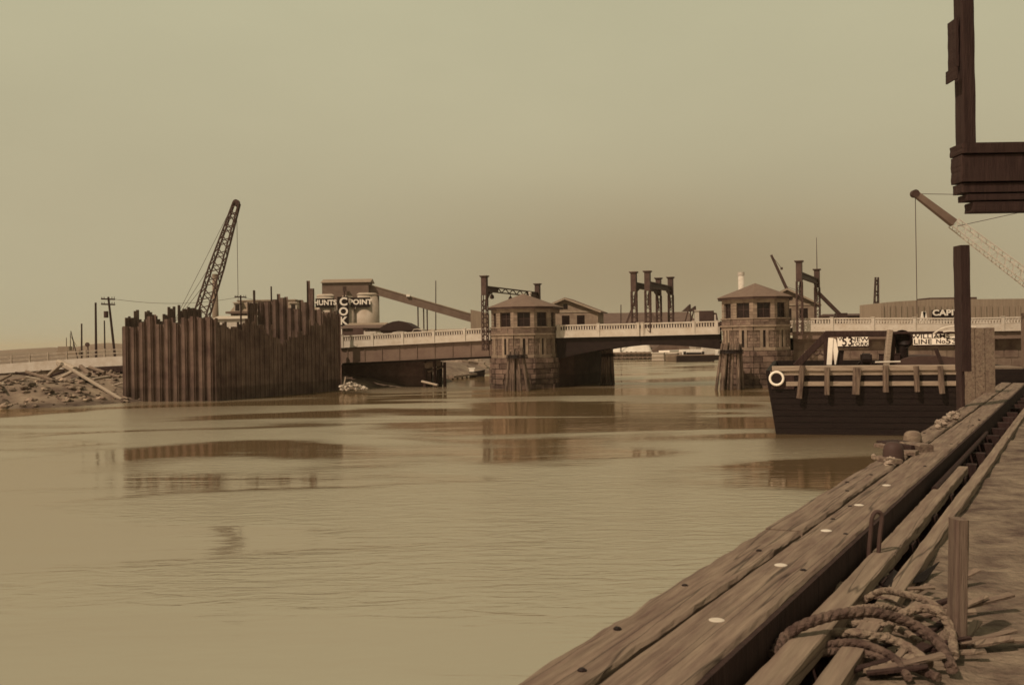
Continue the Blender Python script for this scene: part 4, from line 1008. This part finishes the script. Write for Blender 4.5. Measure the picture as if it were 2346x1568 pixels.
m = MB(); a, b = at(1079, 760, CD+2), at(1119, 708, CD+2); m.prism([(a.x, CD), (b.x, CD), (b.x, CD+8), (a.x, CD+8)], 0, lambda p: b.z if p[0] < a.x+1 else b.z-1.0)
t = single('transfer_house', m, M['far_mid'], 'small shed roofed house at the foot of the conveyor gallery', 'shed', (a.x, CD, 0))

# ------------------------------------------------------------------ buildings beyond
def shed(name, label, x0, x1, ytop, D, dep, wallm, roofm, cat='shed', pitch=1.2, eave=None, zg=0, over=.4, grp=None, win=0):
    a, b = at(x0, ytop, D), at(x1, ytop, D); xa, xb = a.x, b.x; ze = at((x0+x1)/2, eave or ytop, D).z; zr = at((x0+x1)/2, ytop, D).z
    if eave is None: ze = zr-pitch
    t = thing(name, label, cat, ((xa+xb)/2, D, zg), grp)
    m = MB(); m.box(((xa+xb)/2, D+dep/2, (zg+ze)/2), (xb-xa, dep, ze-zg)); m.build('wall', wallm, t)
    m = MB(); o = over
    m.add([(xa-o, D-o, ze), (xb+o, D-o, ze), (xb+o, D+dep+o, ze), (xa-o, D+dep+o, ze), (xa-o, D+dep/2, zr), (xb+o, D+dep/2, zr)], [(0, 1, 5, 4), (2, 3, 4, 5), (1, 2, 5), (3, 0, 4), (3, 2, 1, 0)])
    m.build('roof', roofm, t)
    if win:
        for i in range(win):
            m = MB(); m.box((xa+(xb-xa)*(i+.5)/win, D-.03, (zg+ze)/2+.6), ((xb-xa)/win*.45, .1, 1.3)); m.build('window', M['glass'], t)
    return t
shed('long_shed', 'long low shed with a dark roof beyond the mid-span parapet', 1328, 1545, 712, 335, 34, M['far_pale'], M['shed_roof'], eave=739, win=9, zg=1)
shed('long_shed', 'higher pale gabled shed beside the white post beyond mid-span', 1512, 1592, 710.5, 325, 30, M['far_pale'], M['shed_roof'], eave=737, win=4, zg=1)
m = MB(); a = at(1597, 776, 320); b = at(1597, 711, 320); m.box((a.x, 320, (a.z+b.z)/2), (1.5, 1.2, b.z-a.z)); m.box((a.x, 320, b.z+.1), (2.0, 1.7, .3))
single('gate_post', m, M['dim_white'], 'tall pale post beyond the railing between shed and truck', 'post', a)
for k, (x0, x1, y0, y1, lab) in enumerate(((1563, 1583, 712, 696, 'pointed dark hopper frame, the taller of two behind the pale shed'), (1576, 1595, 712, 700, 'pointed dark hopper frame next to the pale post'))):
    a, b, c = at(x0, y0, 320), at(x1-3, y1, 320), at(x1, y0, 320); m = MB(); m.beam(a-UP*6, b, .4); m.beam(c-UP*6, b, .4); m.slab([a, b, c], (0, 2, 0)); single('hopper_frame', m, M['steel'], lab, 'hopper', (a.x, 320, 0), 'pointed hoppers beyond the bridge')
# bow roofed shed and low sheds by the coke silos
DB = 185; t = thing('bow_roofed_shed', 'dark bow roofed shed rising behind the left balustrade', 'shed', at(905, 790, DB)); P = []
m = MB(); pts = [(866, 756), (873, 748), (885, 740.5), (899, 735.5), (913, 733.5), (925, 735.5), (937, 741.5), (949, 750), (952, 756)]
m.slab([at(x, y, DB) for x, y in pts], (0, 14, 0)); m.build('roof', M['coal'], t); m = MB(); a, b = at(866, 756, DB), at(952, 756, DB); m.box(((a.x+b.x)/2, DB+7, a.z/2), (b.x-a.x-.6, 13.4, a.z-.05)); m.build('wall', M['far_dark'], t)
t = shed('yard_shed', 'flat dark yard shed at the foot of the lettered silos', 783, 868, 742, 205, 10, M['far_dark'], M['shed_roof'], pitch=.8, win=5)
t = shed('yard_shed', 'pale roofed loading shed along the right of the silos', 797, 880, 737.5, 240, 8, M['far_pale'], M['far_mid'], pitch=.9)
# mansard house
DH = 235; t = thing('mansard_house', 'old house with mansard roof and dormers beyond the sheet piling', 'house', at(600, 790, DH))
a, b = at(519, 716, DH), at(694, 716, DH); ze = a.z; zt = at(600, 688, DH).z; m = MB(); m.box(((a.x+b.x)/2, DH+6, ze/2), (b.x-a.x-2, 12, ze)); m.build('wall', M['brick'], t)
m = MB(); m.box(((a.x+b.x)/2, DH+6, ze+.1), (b.x-a.x, 14, .5)); m.build('cornice', M['girder'], t)
xa, xb = a.x+.8, b.x-.8; i_ = 1.6
m = MB(); m.add([(xa, DH, ze+.35), (xb, DH, ze+.35), (xb, DH+12, ze+.35), (xa, DH+12, ze+.35), (xa+i_, DH+i_, zt), (xb-i_, DH+i_, zt), (xb-i_, DH+12-i_, zt), (xa+i_, DH+12-i_, zt)], [(0, 1, 5, 4), (1, 2, 6, 5), (2, 3, 7, 6), (3, 0, 4, 7), (4, 5, 6, 7), (3, 2, 1, 0)])
m.box(((xa+xb)/2, DH+6, zt+.15), (xb-xa-2*i_+.6, 12-2*i_+.6, .35)); m.build('roof', M['far_mid'], t)
for x in (544, 575, 640, 672):
    p = at(x, 703, DH); m = MB(); m.box((p.x, DH+.6, p.z), (1.7, 1.6, 2.1)); m.box((p.x, DH+.5, p.z+1.15), (2.1, 2, .25)); d_ = m.build('dormer', M['far_pale'], t); m = MB(); m.box((p.x, DH-.22, p.z-.05), (1.0, .06, 1.5)); m.build('window', M['glass'], d_)
for x in (540, 565, 590): p = at(x, 728, DH); m = MB(); m.box((p.x, DH-.02, p.z), (1.1, .1, 1.8)); m.build('window', M['glass'], t)
t = shed('white_shed', 'low white shed before the mansard house, seen over the piling', 490, 577, 721, 190, 8, M['dim_white'], M['far_pale'], pitch=.7)
t = shed('far_terrace', 'low brick range behind the dark piles between house and silos', 690, 735, 700, 260, 10, M['brick'], M['far_mid'], pitch=1)
def chimney(label, x, y0, y1, D, r0, r1, mt):
    t = thing('smokestack', label, 'chimney', (at(x, y0, D).x, D, 0)); a, b = at(x, y0, D), at(x, y1, D); m = MB(); m.cyl((b.x, D, 0), b, r0, r1, 20); m.build('shaft', mt, t, smooth=True); m = MB(); m.cyl(b-UP*.9, b+UP*.2, r1*1.12, r1*1.16, 20); m.build('cap', mt, t)
chimney('tall pale tapering smokestack beside the dark crane boom', 492, 728, 628, 420, 1.75, 1.0, mat('pale_chimney', .21, .16, .2, bump=0))
chimney('short pale smokestack above the second tower roof', 1697, 680, 624, 340, 1.2, 1.0, M['dim_white'])
# coal pocket on the right bank
DP = 165; cpk = thing('coal_pocket', 'long boarded coal pocket wall with dark letters sign beyond the barge', 'coal pocket', at(2100, 790, DP)); m = MB()
pts = [(2017, 760), (2017, 693), (2035, 691), (2060, 689), (2095, 687), (2140, 684), (2170, 684), (2250, 684), (2430, 682), (2430, 760)]
m.slab([at(x, y, DP) for x, y in pts], (0, 10, 0)); a = at(2017, 760, DP); b = at(2430, 760, DP); m.box(((a.x+b.x)/2, DP+5, a.z/2), (b.x-a.x, 10, a.z)); m.build('wall', M['capitol'], cpk)
m = MB()
for x in range(2022, 2430, 13): p = at(x, 690, DP); m.box((p.x, DP-.1, p.z/2-.3), (.22, .2, p.z-.6))
m.build('buttress', M['capitol'], cpk)
m = MB(); a, b = at(2140, 705, DP-.5), at(2250, 682, DP-.5); m.box(((a.x+b.x)/2, DP+4, (a.z+b.z)/2+.3), (b.x-a.x, 5, b.z-a.z)); m.build('penthouse', M['far_dark'], cpk)
for x in (2148, 2178): p = at(x, 694, DP); m = MB(); m.box((p.x, DP+1.4, p.z+.2), (1.5, .2, 1.2)); m.build('window', M['trim'], cpk)
s_ = flat_sign(cpk, 2134, 708, 2214, 726, DP-.6, M['sign_dark']); lettering('CAPIT', at(2166.5, 715.5, DP-.72), EX, UP, 1.32, M['white'], s_, weight=.05, sx=1.22)
m = MB(); a, b, c = at(2106, 733, 150), at(2115.5, 713, 150), at(2125, 733, 150); m.beam(a-UP*2, b, .5, .4); m.beam(c-UP*2, b, .5, .4); m.beam(a.lerp(b, .5), c.lerp(b, .5), .3, .3)
single('white_gable_frame', m, M['white'], 'small white A shaped frame before the coal pocket', 'frame', (b.x, 150, 0))
t = shed('flat_roofed_shed', 'long flat dark shed roof under the upright lattice boom', 1905, 2014, 716, 185, 8, M['far_dark'], M['far_dark'], pitch=.5)
t = shed('far_works', 'low pale works building seen under the conveyor gallery', 960, 1085, 752, 420, 20, M['far_pale'], M['far_mid'], pitch=2)

# ------------------------------------------------------------------ poles, masts and wires
def pole(label, xb, yb, xt, yt, D, r=.16, arms=0, cat='pole', name='utility_pole', grp='poles standing beyond the approach road', trans=False):
    b_, t_ = at(xb, yb, D), at(xt, yt, D); k = b_+(b_-t_)*.0
    d = (t_-b_); base = b_-d*(b_.z/d.z) if d.z > .1 else b_
    o = thing(name, label, cat, (base.x, base.y, 0), grp); m = MB(); m.cyl(base, t_, r, r*.7, 10); m.build('shaft', M['wood_dark'], o)
    for i in range(arms):
        z = t_.z-.35-i*.8; m = MB(); m.beam((t_.x-1.05, D-.1, z+.05), (t_.x+1.05, D-.1, z-.05), .2, .22)
        for u in (-.95, -.6, .6, .95): m.cyl((t_.x+u, D-.1, z+.1), (t_.x+u, D-.1, z+.35), .05)
        m.build('crossarm', M['wood_dark'], o)
    if trans: m = MB(); m.cyl((t_.x-.3, D-.2, t_.z-3.2), (t_.x-.3, D-.2, t_.z-2.2), .34, .34, 12); m.build('transformer', M['steel'], o)
    return o
pole('short thin pole by the white road fence nearest the shore', 187, 800, 187, 740, 160, .17)
pole('tall plain pole rising beside the pole with the transformer', 220, 800, 219, 692, 155, .22)
pole('leaning pole with crossarm and transformer near the piling', 261, 795, 248, 679, 150, .22, 2, trans=True)
pole('thin pole just behind the road fence beside the leaning crossarm pole', 240, 795, 239, 733, 175, .16)
pole('slanting thin mast far beyond the road fence', 172, 797, 162, 757, 260, .16, name='mast', cat='mast')
pole('pole with one crossarm before the mansard house', 552, 740, 551, 675, 175, .2, 1)
pole('bare crooked pole behind the tallest dark sheet piles', 622, 720, 621, 655, 180, .2)
pole('slim pole in the yard between silos and first tower', 998, 750, 998, 642, 420, .28, name='mast', cat='mast')
pole('thin pole on the far bank beyond mid-span', 1422, 735, 1422, 697, 300, .2, name='mast', cat='mast')
for lab, x0, y0, d0, x1, y1, d1 in (('sagging wire strung from the crossarm pole to the house pole', 250, 683, 150, 551, 679, 175), ('sagging wire strung from the house pole over the crooked pole', 551, 679, 175, 760, 690, 200)):
    a, b = at(x0, y0, d0), at(x1, y1, d1); m = MB(); m.tube([a, a.lerp(b, .25)-UP*.7, a.lerp(b, .5)-UP*.95, a.lerp(b, .75)-UP*.7, b], .03, 5, 5); single('overhead_wire', m, M['steel'], lab, 'wire', a)
t = thing('guy_derrick', 'thin slanting stay leaning on the mid-span portal', 'derrick', at(1440, 730, 200)); m = MB(); m.beam(at(1428, 722, 200)-UP*3, at(1455, 686, 200), .4); m.build('boom', M['portal'], t)
m = MB(); p = at(200, 788, 158); m.lathe((p.x, 158, p.z), [(.1, -.1), (.36, -.08), (.36, .08), (.1, .1)], 18, axis=(0, 1, 0)); q = m.build('disc', M['steel']); 
t = thing('round_signal', 'dark round signal disc above the road fence', 'signal', (p.x, 158, 3)); q.parent = t; q.location = -Vector((p.x, 158, 3)); m = MB(); m.cyl((p.x, 158.2, 2), (p.x, 158.2, p.z), .1); m.build('post', M['steel'], t)
# far ships' masts
t = thing('far_schooner', 'faint masts and hull of a vessel beyond the road, nearest the edge of the photo', 'ship', at(160, 800, 620)); m = MB()
for x, y in ((152, 772), (161, 762), (168, 776)): a = at(x, y, 620); m.cyl((a.x, 620, 0), a, .35, .2, 6)
m.cyl(at(161, 768, 620), at(176, 792, 620), .15, .15, 5); m.build('mast', M['portal'], t); m = MB(); a, b = at(135, 797, 620), at(185, 790, 620); m.box(((a.x+b.x)/2, 620, 2), (b.x-a.x, 6, 6)); m.box(((a.x+b.x)/2-3, 620, 6), (7, 5, 3)); m.build('hull', M['far_mid'], t)

# ------------------------------------------------------------------ left bank: road embankment, fence, timber trestle, driftwood
rd = MB(); e0, e1 = -95.0, sL0-.3
strip(rd, e0, e1, .2, BW, -2.5, -1.15, 20); rd.build('approach_road', M['concrete'])
o = bpy.data.objects['approach_road']; o['kind'] = 'structure'
fe = thing('road_fence', 'white post and rail fence along the approach road', 'fence', BR.pt(e0, .3, 0)); m = MB()
for dz in (-.08, -.62): strip(m, e0, e1, .32, .40, dz-.14, dz, 20)
m.build('rail', M['fence'], fe)
s = e0+1
while s < e1:
    m = MB(); m.box(BR.pt(s, .36, railz(s)-.57), (.2, .2, 1.25), e=BR.e, f=BR.f); m.build('fence_post', M['fence'], fe); s += 3.1
eb = MB(); strip(eb, -95, sx(215, 820), .6, BW, lambda s: -1, lambda s: railz(s)-2.55, 10); eb.build('embankment', M['rubble']); bpy.data.objects['embankment']['kind'] = 'structure'
tr = thing('timber_trestle', 'dark timber trestle carrying the approach road beside the sheet piling', 'trestle', BR.pt(sx(250, 850), 0, 0)); m = MB(); strip(m, sx(212, 830), sx(500, 830), 0.0, 3, -3.35, -2.55, 8); m.build('cap_beam', M['wood_dark'], tr)
for x in (222, 236, 256, 272, 300):
    s = sx(x, 840); m = MB(); p = BR.pt(s, .1, 0); m.beam((p.x, p.y, -1), (p.x, p.y, railz(s)-2.9), .42); m.build('post', M['wood_dark'], tr)
m = MB(); m.beam(BR.pt(sx(222, 850), -.1, 1.0), BR.pt(sx(256, 850), -.1, 2.8), .2); m.beam(BR.pt(sx(236, 850), -.1, 1.2), BR.pt(sx(272, 850), -.1, 2.2), .2); m.build('brace', M['wood_dark'], tr)
def gz_at(x, y): return ground_z(x, y)
drift = [((135, 829), (172, 846), 118, .75, 'pale thick log on the river bank under the road'), ((166, 846), (278, 914), 106, .34, 'long white beam slanting down the bank to the sheet piling'), ((130, 868), (173, 846), 112, .36, 'squared timber propped against the long white beam'),
         ((112, 858), (142, 832), 117, .4, 'dark timber leaning against the pale thick log'), ((158, 866), (212, 872), 112, .4, 'grey beam lying along the bank below the log'), ((200, 868), (268, 872), 113, .35, 'flat timber lying before the trestle posts'),
         ((205, 840), (240, 852), 116, .35, 'short timber jammed under the trestle'), ((236, 852), (275, 862), 116, .3, 'thin timber resting behind the second trestle post'), ((185, 838), (205, 856), 117, .5, 'stubby log between bank and trestle'), ((60, 850), (128, 872), 112, .35, 'weathered beam on the bank at the very edge of the photo'),
         ((150, 893), (206, 899), 104, .25, 'thin stick lying low on the mud')]
for (x0, y0), (x1, y1), D, r, lab in drift:
    a, b = at(x0, y0, D+1.5), at(x1, y1, D-1); m = MB(); m.rough_beam(a, b, r, r, 14, .03, int(x0), .25); single('driftwood', m, M['wood_pale'] if 'white' in lab or 'pale' in lab else M['wood'], lab, 'timber', a, 'timbers strewn on the river bank')
rn = random.Random(17)
for k in range(34):
    x, y = rn.uniform(-62, -39.5), rn.uniform(98, 124); z = ground_z(x, y)
    if z < .25: continue
    an = rn.gauss(.15, .7); ln = rn.uniform(1.5, 5.5); d_ = Vector((math.cos(an)*ln/2, math.sin(an)*ln/2, rn.uniform(-.5, .7))); c = Vector((x, y, z+.25)); r = rn.uniform(.18, .38)
    m = MB(); m.rough_beam(c-d_, c+d_, r, r*rn.uniform(.6, 1), 10, .03, k, .25); single('driftwood', m, M[rn.choice(('wood', 'wood', 'wood_pale', 'wood_dark'))], 'weathered timber tumbled on the bank among others below the white road fence', 'timber', c, 'timbers strewn on the river bank')
rn = random.Random(11); m = MB()
for k in range(900):
    x = rn.uniform(-75, -38); y = rn.uniform(94, 112) if x < -41 else rn.uniform(100, 112); z = ground_z(x, y)
    if z < .05: continue
    m.rock((x, y, z+.05), rn.choice((.12, .15, .2, .3, .45, .7))*rn.uniform(.7, 1.2), k, .5)
o = single('bank_rubble', m, mat('bank_debris', .26, .07, 2, bump=.7, island=.6), 'loose stones and debris covering the bank under the road', 'rubble', (-50, 100, 0)); o['kind'] = 'stuff'
m = MB(); rn = random.Random(3)
for k in range(190):
    u = rn.random(); x = 779+u*62; h = max(0, 1-abs(u-.35)/.65); y = 893-u*4-rn.random()*h*20; p = at(x, y, 117.5+rn.random()*1.5); m.rock(p, rn.uniform(.10, .30), 200+k, .7)
o = single('rubble_heap', m, mat('white_rubble', .48, .22, 2, bump=.6, island=.4), 'pale heap of broken stone at the water before the dark abutment', 'rubble', at(812, 890, 117.5)); o['kind'] = 'stuff'
m = MB(); m.beam(at(787, 884, 118), at(791, 862, 118), .12); single('leaning_stick', m, M['wood_pale'], 'thin pale stick standing in the stone heap', 'stick', at(787, 884, 118))

# under the first span: fender piles, bank, boats
t = thing('fender_piles', 'dark timber fender piles with a cap log under the end of the girder span', 'pile fender', at(995, 875, 131)); rn = random.Random(9)
for i, x in enumerate((973, 980, 988, 995, 1003, 1010, 1018)):
    D = 131+(i % 3); m = MB(); a = at(x+rn.uniform(-2, 2), 884, D); b = at(x, 822+rn.uniform(0, 14), D); a.z = -1; m.cyl(a, b, .24, .2, 9); m.build('pile', M['wood_dark'], t)
m = MB(); m.rough_beam(at(971, 836, 131), at(1008, 829, 132), .5, .9, 8, .05, 3, .3); m.rough_beam(at(980, 850, 131), at(1016, 838, 132), .3, .3, 8, .03, 4, .3); m.build('cap_log', M['wood'], t)
m = MB(); m.rough_beam(at(966, 872, 129.5), at(1002, 880.5, 128.5), .45, .25, 8, .03, 6, .3); single('driftwood', m, M['wood_pale'], 'pale plank sloping into the water by the fender piles', 'timber', at(985, 878, 129), 'timbers strewn on the river bank')
def boat(label, x0, x1, yw, yd, D, mt, cabin=None, name='work_boat', cat='boat', h2=None):
    a, b = at(x0, yw, D), at(x1, yw, D); c = (a+b)/2; L_ = b.x-a.x; zt = at((x0+x1)/2, yd, D).z; bm = L_*.16
    t = thing(name, label, cat, (c.x, D, 0)); P0 = []; P1 = []
    for i in range(11):
        u = i/10; w = bm*math.sin(math.pi*min(1, (u*.82+.16)))**.7 if u < 1 else .05
        P0.append((a.x+L_*u, w))
    poly = [(x, D-w) for x, w in P0]+[(x, D+w) for x, w in reversed(P0)]
    m = MB(); n = len(poly); vs = [Vector((c.x+(x-c.x)*.9, D+(y-D)*.7, -.4)) for x, y in poly]+[Vector((x, y, zt+.5*max(0, (x-c.x)/L_*2-.3))) for x, y in poly]
    m.add(vs, [tuple(range(n-1, -1, -1)), tuple(range(n, 2*n))]+[(i, (i+1) % n, n+(i+1) % n, n+i) for i in range(n)]); m.build('hull', mt, t)
    if cabin:
        p, q = at(cabin[0], cabin[2], D), at(cabin[1], yd, D); m = MB(); m.box(((p.x+q.x)/2, D, (p.z+zt)/2), (q.x-p.x, bm*1.2, max(.3, p.z-zt))); m.box(((p.x+q.x)/2, D, p.z+.05), (q.x-p.x+.3, bm*1.35, .12)); m.build('cabin', M['white'], t)
    return t
boat('small dark work boat with white cabin moored behind the first tower', 1074, 1111, 859, 850, 168, M['hull'], (1075, 1086, 843))
m = MB(); a, b = at_z(1026, 868), at_z(1080, 862); m.rough_beam(a+UP*.4, b+UP*.5, 2.0, .35, 10, .05, 2, .1)
for k in range(6): p = a.lerp(b, k/5); m.cyl((p.x, p.y-.8, -1), (p.x, p.y-.8, .7), .14)
single('landing_stage', m, M['wood'], 'low pale landing stage on the far bank leading to the work boat', 'landing stage', a)
rn = random.Random(21); m = MB()
for k in range(7):
    x = 1022+k*11; p = at(x, 0, 200); h = at(x, (828, 824, 821, 820, 819, 823, 832)[k], 200).z; m.rock((p.x, 200+rn.uniform(-3, 3), h*.35), 3.2+rn.random(), 300+k, .28*h)
o = single('earth_mound', m, mat('mound_earth', .26, .13, .5, bump=.7), 'rounded earth mound under the girder span behind the fender piles', 'mound', at(1060, 850, 200))
m = MB(); m.beam(at(1062, 835, 190), at(1068, 856, 190), .5); m.box(at(1055, 838, 190), (3, 3, .4)); single('coal_chute', m, M['steel'], 'dark chute leaning from the mound to the landing stage', 'chute', at(1065, 850, 190))

# far bank under the bascule span
DBk = 296; bh = thing('timber_bulkhead', 'far timber bulkhead of upright planks below the white heap', 'bulkhead', at(1445, 822, DBk)); m = MB(); a, b = at(1395, 806, DBk), at(1492, 806, DBk); m.box(((a.x+b.x)/2, DBk+1, a.z/2-.5), (b.x-a.x, 1.0, a.z+1)); m.build('wall', M['wood'], bh); m = MB()
x = a.x
while x < b.x: m.cyl((x, DBk+.3, -1), (x, DBk+.3, a.z+.15*random.random()), .3, .28, 8); x += 1.35
m.build('pile', M['wood_v'], bh); m = MB(); m.beam((a.x, DBk, a.z-.3), (b.x, DBk, a.z-.3), .4); m.beam((a.x, DBk, a.z-1.6), (b.x, DBk, a.z-1.6), .3); m.build('waler', M['wood'], bh)
m = MB(); c = at(1445, 806, DBk+12); GX, GY = 30, 10; vs = []
a, b = at(1398, 806, DBk+4), at(1497, 806, DBk+4)
for j in range(GY+1):
    for i in range(GX+1):
        u = i/GX; v_ = j/GY; edge = min(1, v_*3)*min(1, (1-v_)*3); top = (1.5+u*5.2)*min(1, (1-u)*9)*min(1, u*6+.15); vs.append(Vector((a.x+(b.x-a.x)*u, DBk+3+v_*16, a.z-.3+top*edge*(.9+.2*mnoise.noise(Vector((i*.5, j*.5, 0)))))))
m.add(vs, [(j*(GX+1)+i, j*(GX+1)+i+1, (j+1)*(GX+1)+i+1, (j+1)*(GX+1)+i) for j in range(GY) for i in range(GX)]); o = single('sand_heap', m, M['sand'], 'bright white heap of sand behind the far timber bulkhead', 'sand heap', (a.x, DBk+3, 2), smooth=True)
def scow(label, xl, xr, yw, yt, D, mt, dep=26, deck=True, skew=.25, stripes=0, dark=False):
    a, b = at(xl, yw, D), at(xr, yw, D); zt = at((xl+xr)/2, yt, D).z; t = thing('far_scow', label, 'barge', ((a.x+b.x)/2, D, 0), 'barges moored beyond the drawbridge'); e = EX; f = Vector((skew, 1, 0)).normalized()
    m = MB(); P = [a, b, b+f*dep, a+f*dep]; m.prism([p.xy for p in P], -.5, zt)
    for k in range(stripes): m.box((a+b)/2+UP*(zt*(k+.6)/(stripes+.2))-Vector((0, .12, 0)), (b.x-a.x+.1, .2, zt*.12))
    m.build('hull', mt, t); m = MB(); c = (a+b)/2
    for p0, p1 in ((P[0], P[1]), (P[1], P[2]), (P[0], P[3])): m.beam(Vector((p0.x, p0.y, zt+.12)), Vector((p1.x, p1.y, zt+.12)), .35, .25)
    m.build('coaming', M['dim_white'] if not dark else M['wood'], t); return t, c, zt, f
DS = 262
t, c, zt, f = scow('pale plank sided scow moored between the bulkhead and the dark scow', 1493, 1520, 828.5, 808, DS+8, M['far_pale'], 30, skew=.9, stripes=2)
m = MB(); m.box(c+f*8+UP*(zt+.5), (3.5, 10, 1.0), rz=-.7); m.build('hatch', M['white'], t)
t, c, zt, f = scow('middle scow with banded pale planks and cargo hatch', 1525, 1550, 830, 809, DS+4, M['far_mid'], 28, skew=.8, stripes=4)
m = MB(); m.box(c+f*8+UP*(zt+.4), (4, 12, .9), rz=-.7); m.build('hatch', M['far_pale'], t)
t, c, zt, f = scow('dark hulled scow with white house on deck, nearest the second tower', 1550, 1636, 833, 813, DS-4, M['black'], 24, skew=.15, dark=True)
m = MB(); a, b = at(1562, 811, DS+4), at(1618, 799, DS+4); m.box(((a.x+b.x)/2, DS+6, (a.z+b.z)/2), (b.x-a.x, 6, b.z-a.z)); m.build('deckhouse', M['white'], t)
m = MB(); 
for x in (1568, 1610): p, q = at(x, 812, DS), at(x, 804, DS); m.beam(p, q, .6); 
m.cyl(at(1572, 810, DS), at(1606, 810, DS), .5, .5, 8); m.build('deck_gear', M['black'], t)
m = MB(); p = at(1622, 803, DS+3); m.box(p, (3.2, 3, 2.2)); m.cyl(p, p+UP*2.6, .4); m.build('pilot_house', M['dim_white'], t)
t, c, zt, f = scow('small white topped scow half hidden by the pile cluster', 1628, 1660, 826, 812, DS+14, M['black'], 18, skew=.2); m = MB(); m.box(c+f*6+UP*(zt+.9), (7, 8, 1.9)); m.build('deckhouse', M['white'], t)
# dark jetty between heap and scows
m = MB(); pts = [(1486, 806), (1500, 797), (1512, 788), (1530, 786), (1575, 786), (1583, 806)]; m.slab([at(x, y, 300) for x, y in pts], (0, 20, 0)); single('coal_heap', m, mat('grey_heap', .13, .06, .5, bump=.8), 'grey brown heap of coal behind the moored scows', 'coal heap', at(1530, 806, 300))

# ------------------------------------------------------------------ vehicles on the bridge
def motor_car(name, label, x, y_roof, w_off, L_, hgt, body, facing=1, van=False, truck=False):
    s, zz = BR.sz(x, y_roof, w_off); zr = railz(s)-1.12; c = BR.pt(s, w_off, zr); t = thing(name, label, 'truck' if truck else ('van' if van else 'car'), c); e = BR.e*facing; f = BR.f; w = 1.6
    def bx(m, u0, u1, z0, z1, ww): m.box(c+e*((u0+u1)/2)+UP*((z0+z1)/2), (u1-u0, ww, z1-z0), e=BR.e, f=BR.f)
    m = MB()
    def prof(m, P, ww): m.slab([c+e*u+UP*z-f*(ww/2) for u, z in P], f*ww)
    if van or truck: prof(m, [(-L_/2, .5), (L_*.1, .5), (L_*.1, hgt), (-L_/2, hgt)], w+.2)
    prof(m, [(L_*.1, .5), (L_*.5, .5), (L_*.5, 1.05), (L_*.28, 1.2), (L_*.22, hgt*.88), (L_*.1, hgt*.9)] if van or truck else [(-L_/2, .45), (L_/2, .45), (L_/2, 1.0), (L_*.18, 1.12), (L_*.08, hgt*.97), (-L_*.1, hgt), (-L_*.36, hgt*.93), (-L_*.47, 1.0)], w)
    m.build('body', body, t)
    for u in (-L_*.32, L_*.34):
        for sd2 in (-1, 1):
            m = MB(); q = c+e*u+f*(sd2*w*.48)+UP*.36; m.cyl(q-f*.1, q+f*.1, .36, .36, 16); m.build('wheel', M['black'], t)
    m = MB()
    if van or truck: prof(m, [(L_*.12, 1.2), (L_*.2, 1.2), (L_*.19, hgt*.8), (L_*.12, hgt*.8)], w+.04)
    else: prof(m, [(L_*.14, 1.12), (L_*.06, hgt*.9), (-L_*.1, hgt*.92), (-L_*.3, hgt*.86), (-L_*.36, 1.12)], w+.04)
    m.build('window', M['dim_white'] if truck else M['glass'], t)
    return t
motor_car('motor_truck', 'dark motor truck with a pale cab window on the drawbridge by the second tower', 1629, 712, 4.0, 3.0, 2.5, M['steel'], 1, truck=True)
motor_car('delivery_van', 'white topped van on the bridge before the bow roofed shed', 862, 752, 4.0, 2.7, 1.55, M['dim_white'], 1, van=True)
motor_car('motor_car', 'pale car on the bridge passing the middle of the bow roofed shed', 922, 754, 9.0, 3.4, 1.5, M['dim_white'], 1)
motor_car('motor_car', 'pale car on the bridge at the end of the bow roofed shed', 955, 750, 4.0, 2.8, 1.62, M['far_pale'], -1)
motor_car('motor_truck', 'dark truck on the bridge close behind the end of the sheet piling', 833, 752, 9.0, 2.6, 2.3, M['far_dark'], 1, truck=True)

# ------------------------------------------------------------------ haze over the river
HAZE = 0.00013
hz = MB(); hz.box((0, 2700, 18), (9000, 8200, 54)); o = hz.build('haze', bpy.data.materials.new('river_haze')); o['kind'] = 'stuff'; o['label'] = 'thin warm haze hanging over the river'
hm_ = o.data.materials[0]; hm_.use_nodes = True; hn = hm_.node_tree.nodes; hn.clear(); ho = hn.new('ShaderNodeOutputMaterial'); pv = hn.new('ShaderNodeVolumePrincipled'); pv.inputs['Color'].default_value = (.95, .78, .58, 1); pv.inputs['Density'].default_value = HAZE; pv.inputs['Anisotropy'].default_value = .2
hm_.node_tree.links.new(pv.outputs[0], ho.inputs['Volume'])
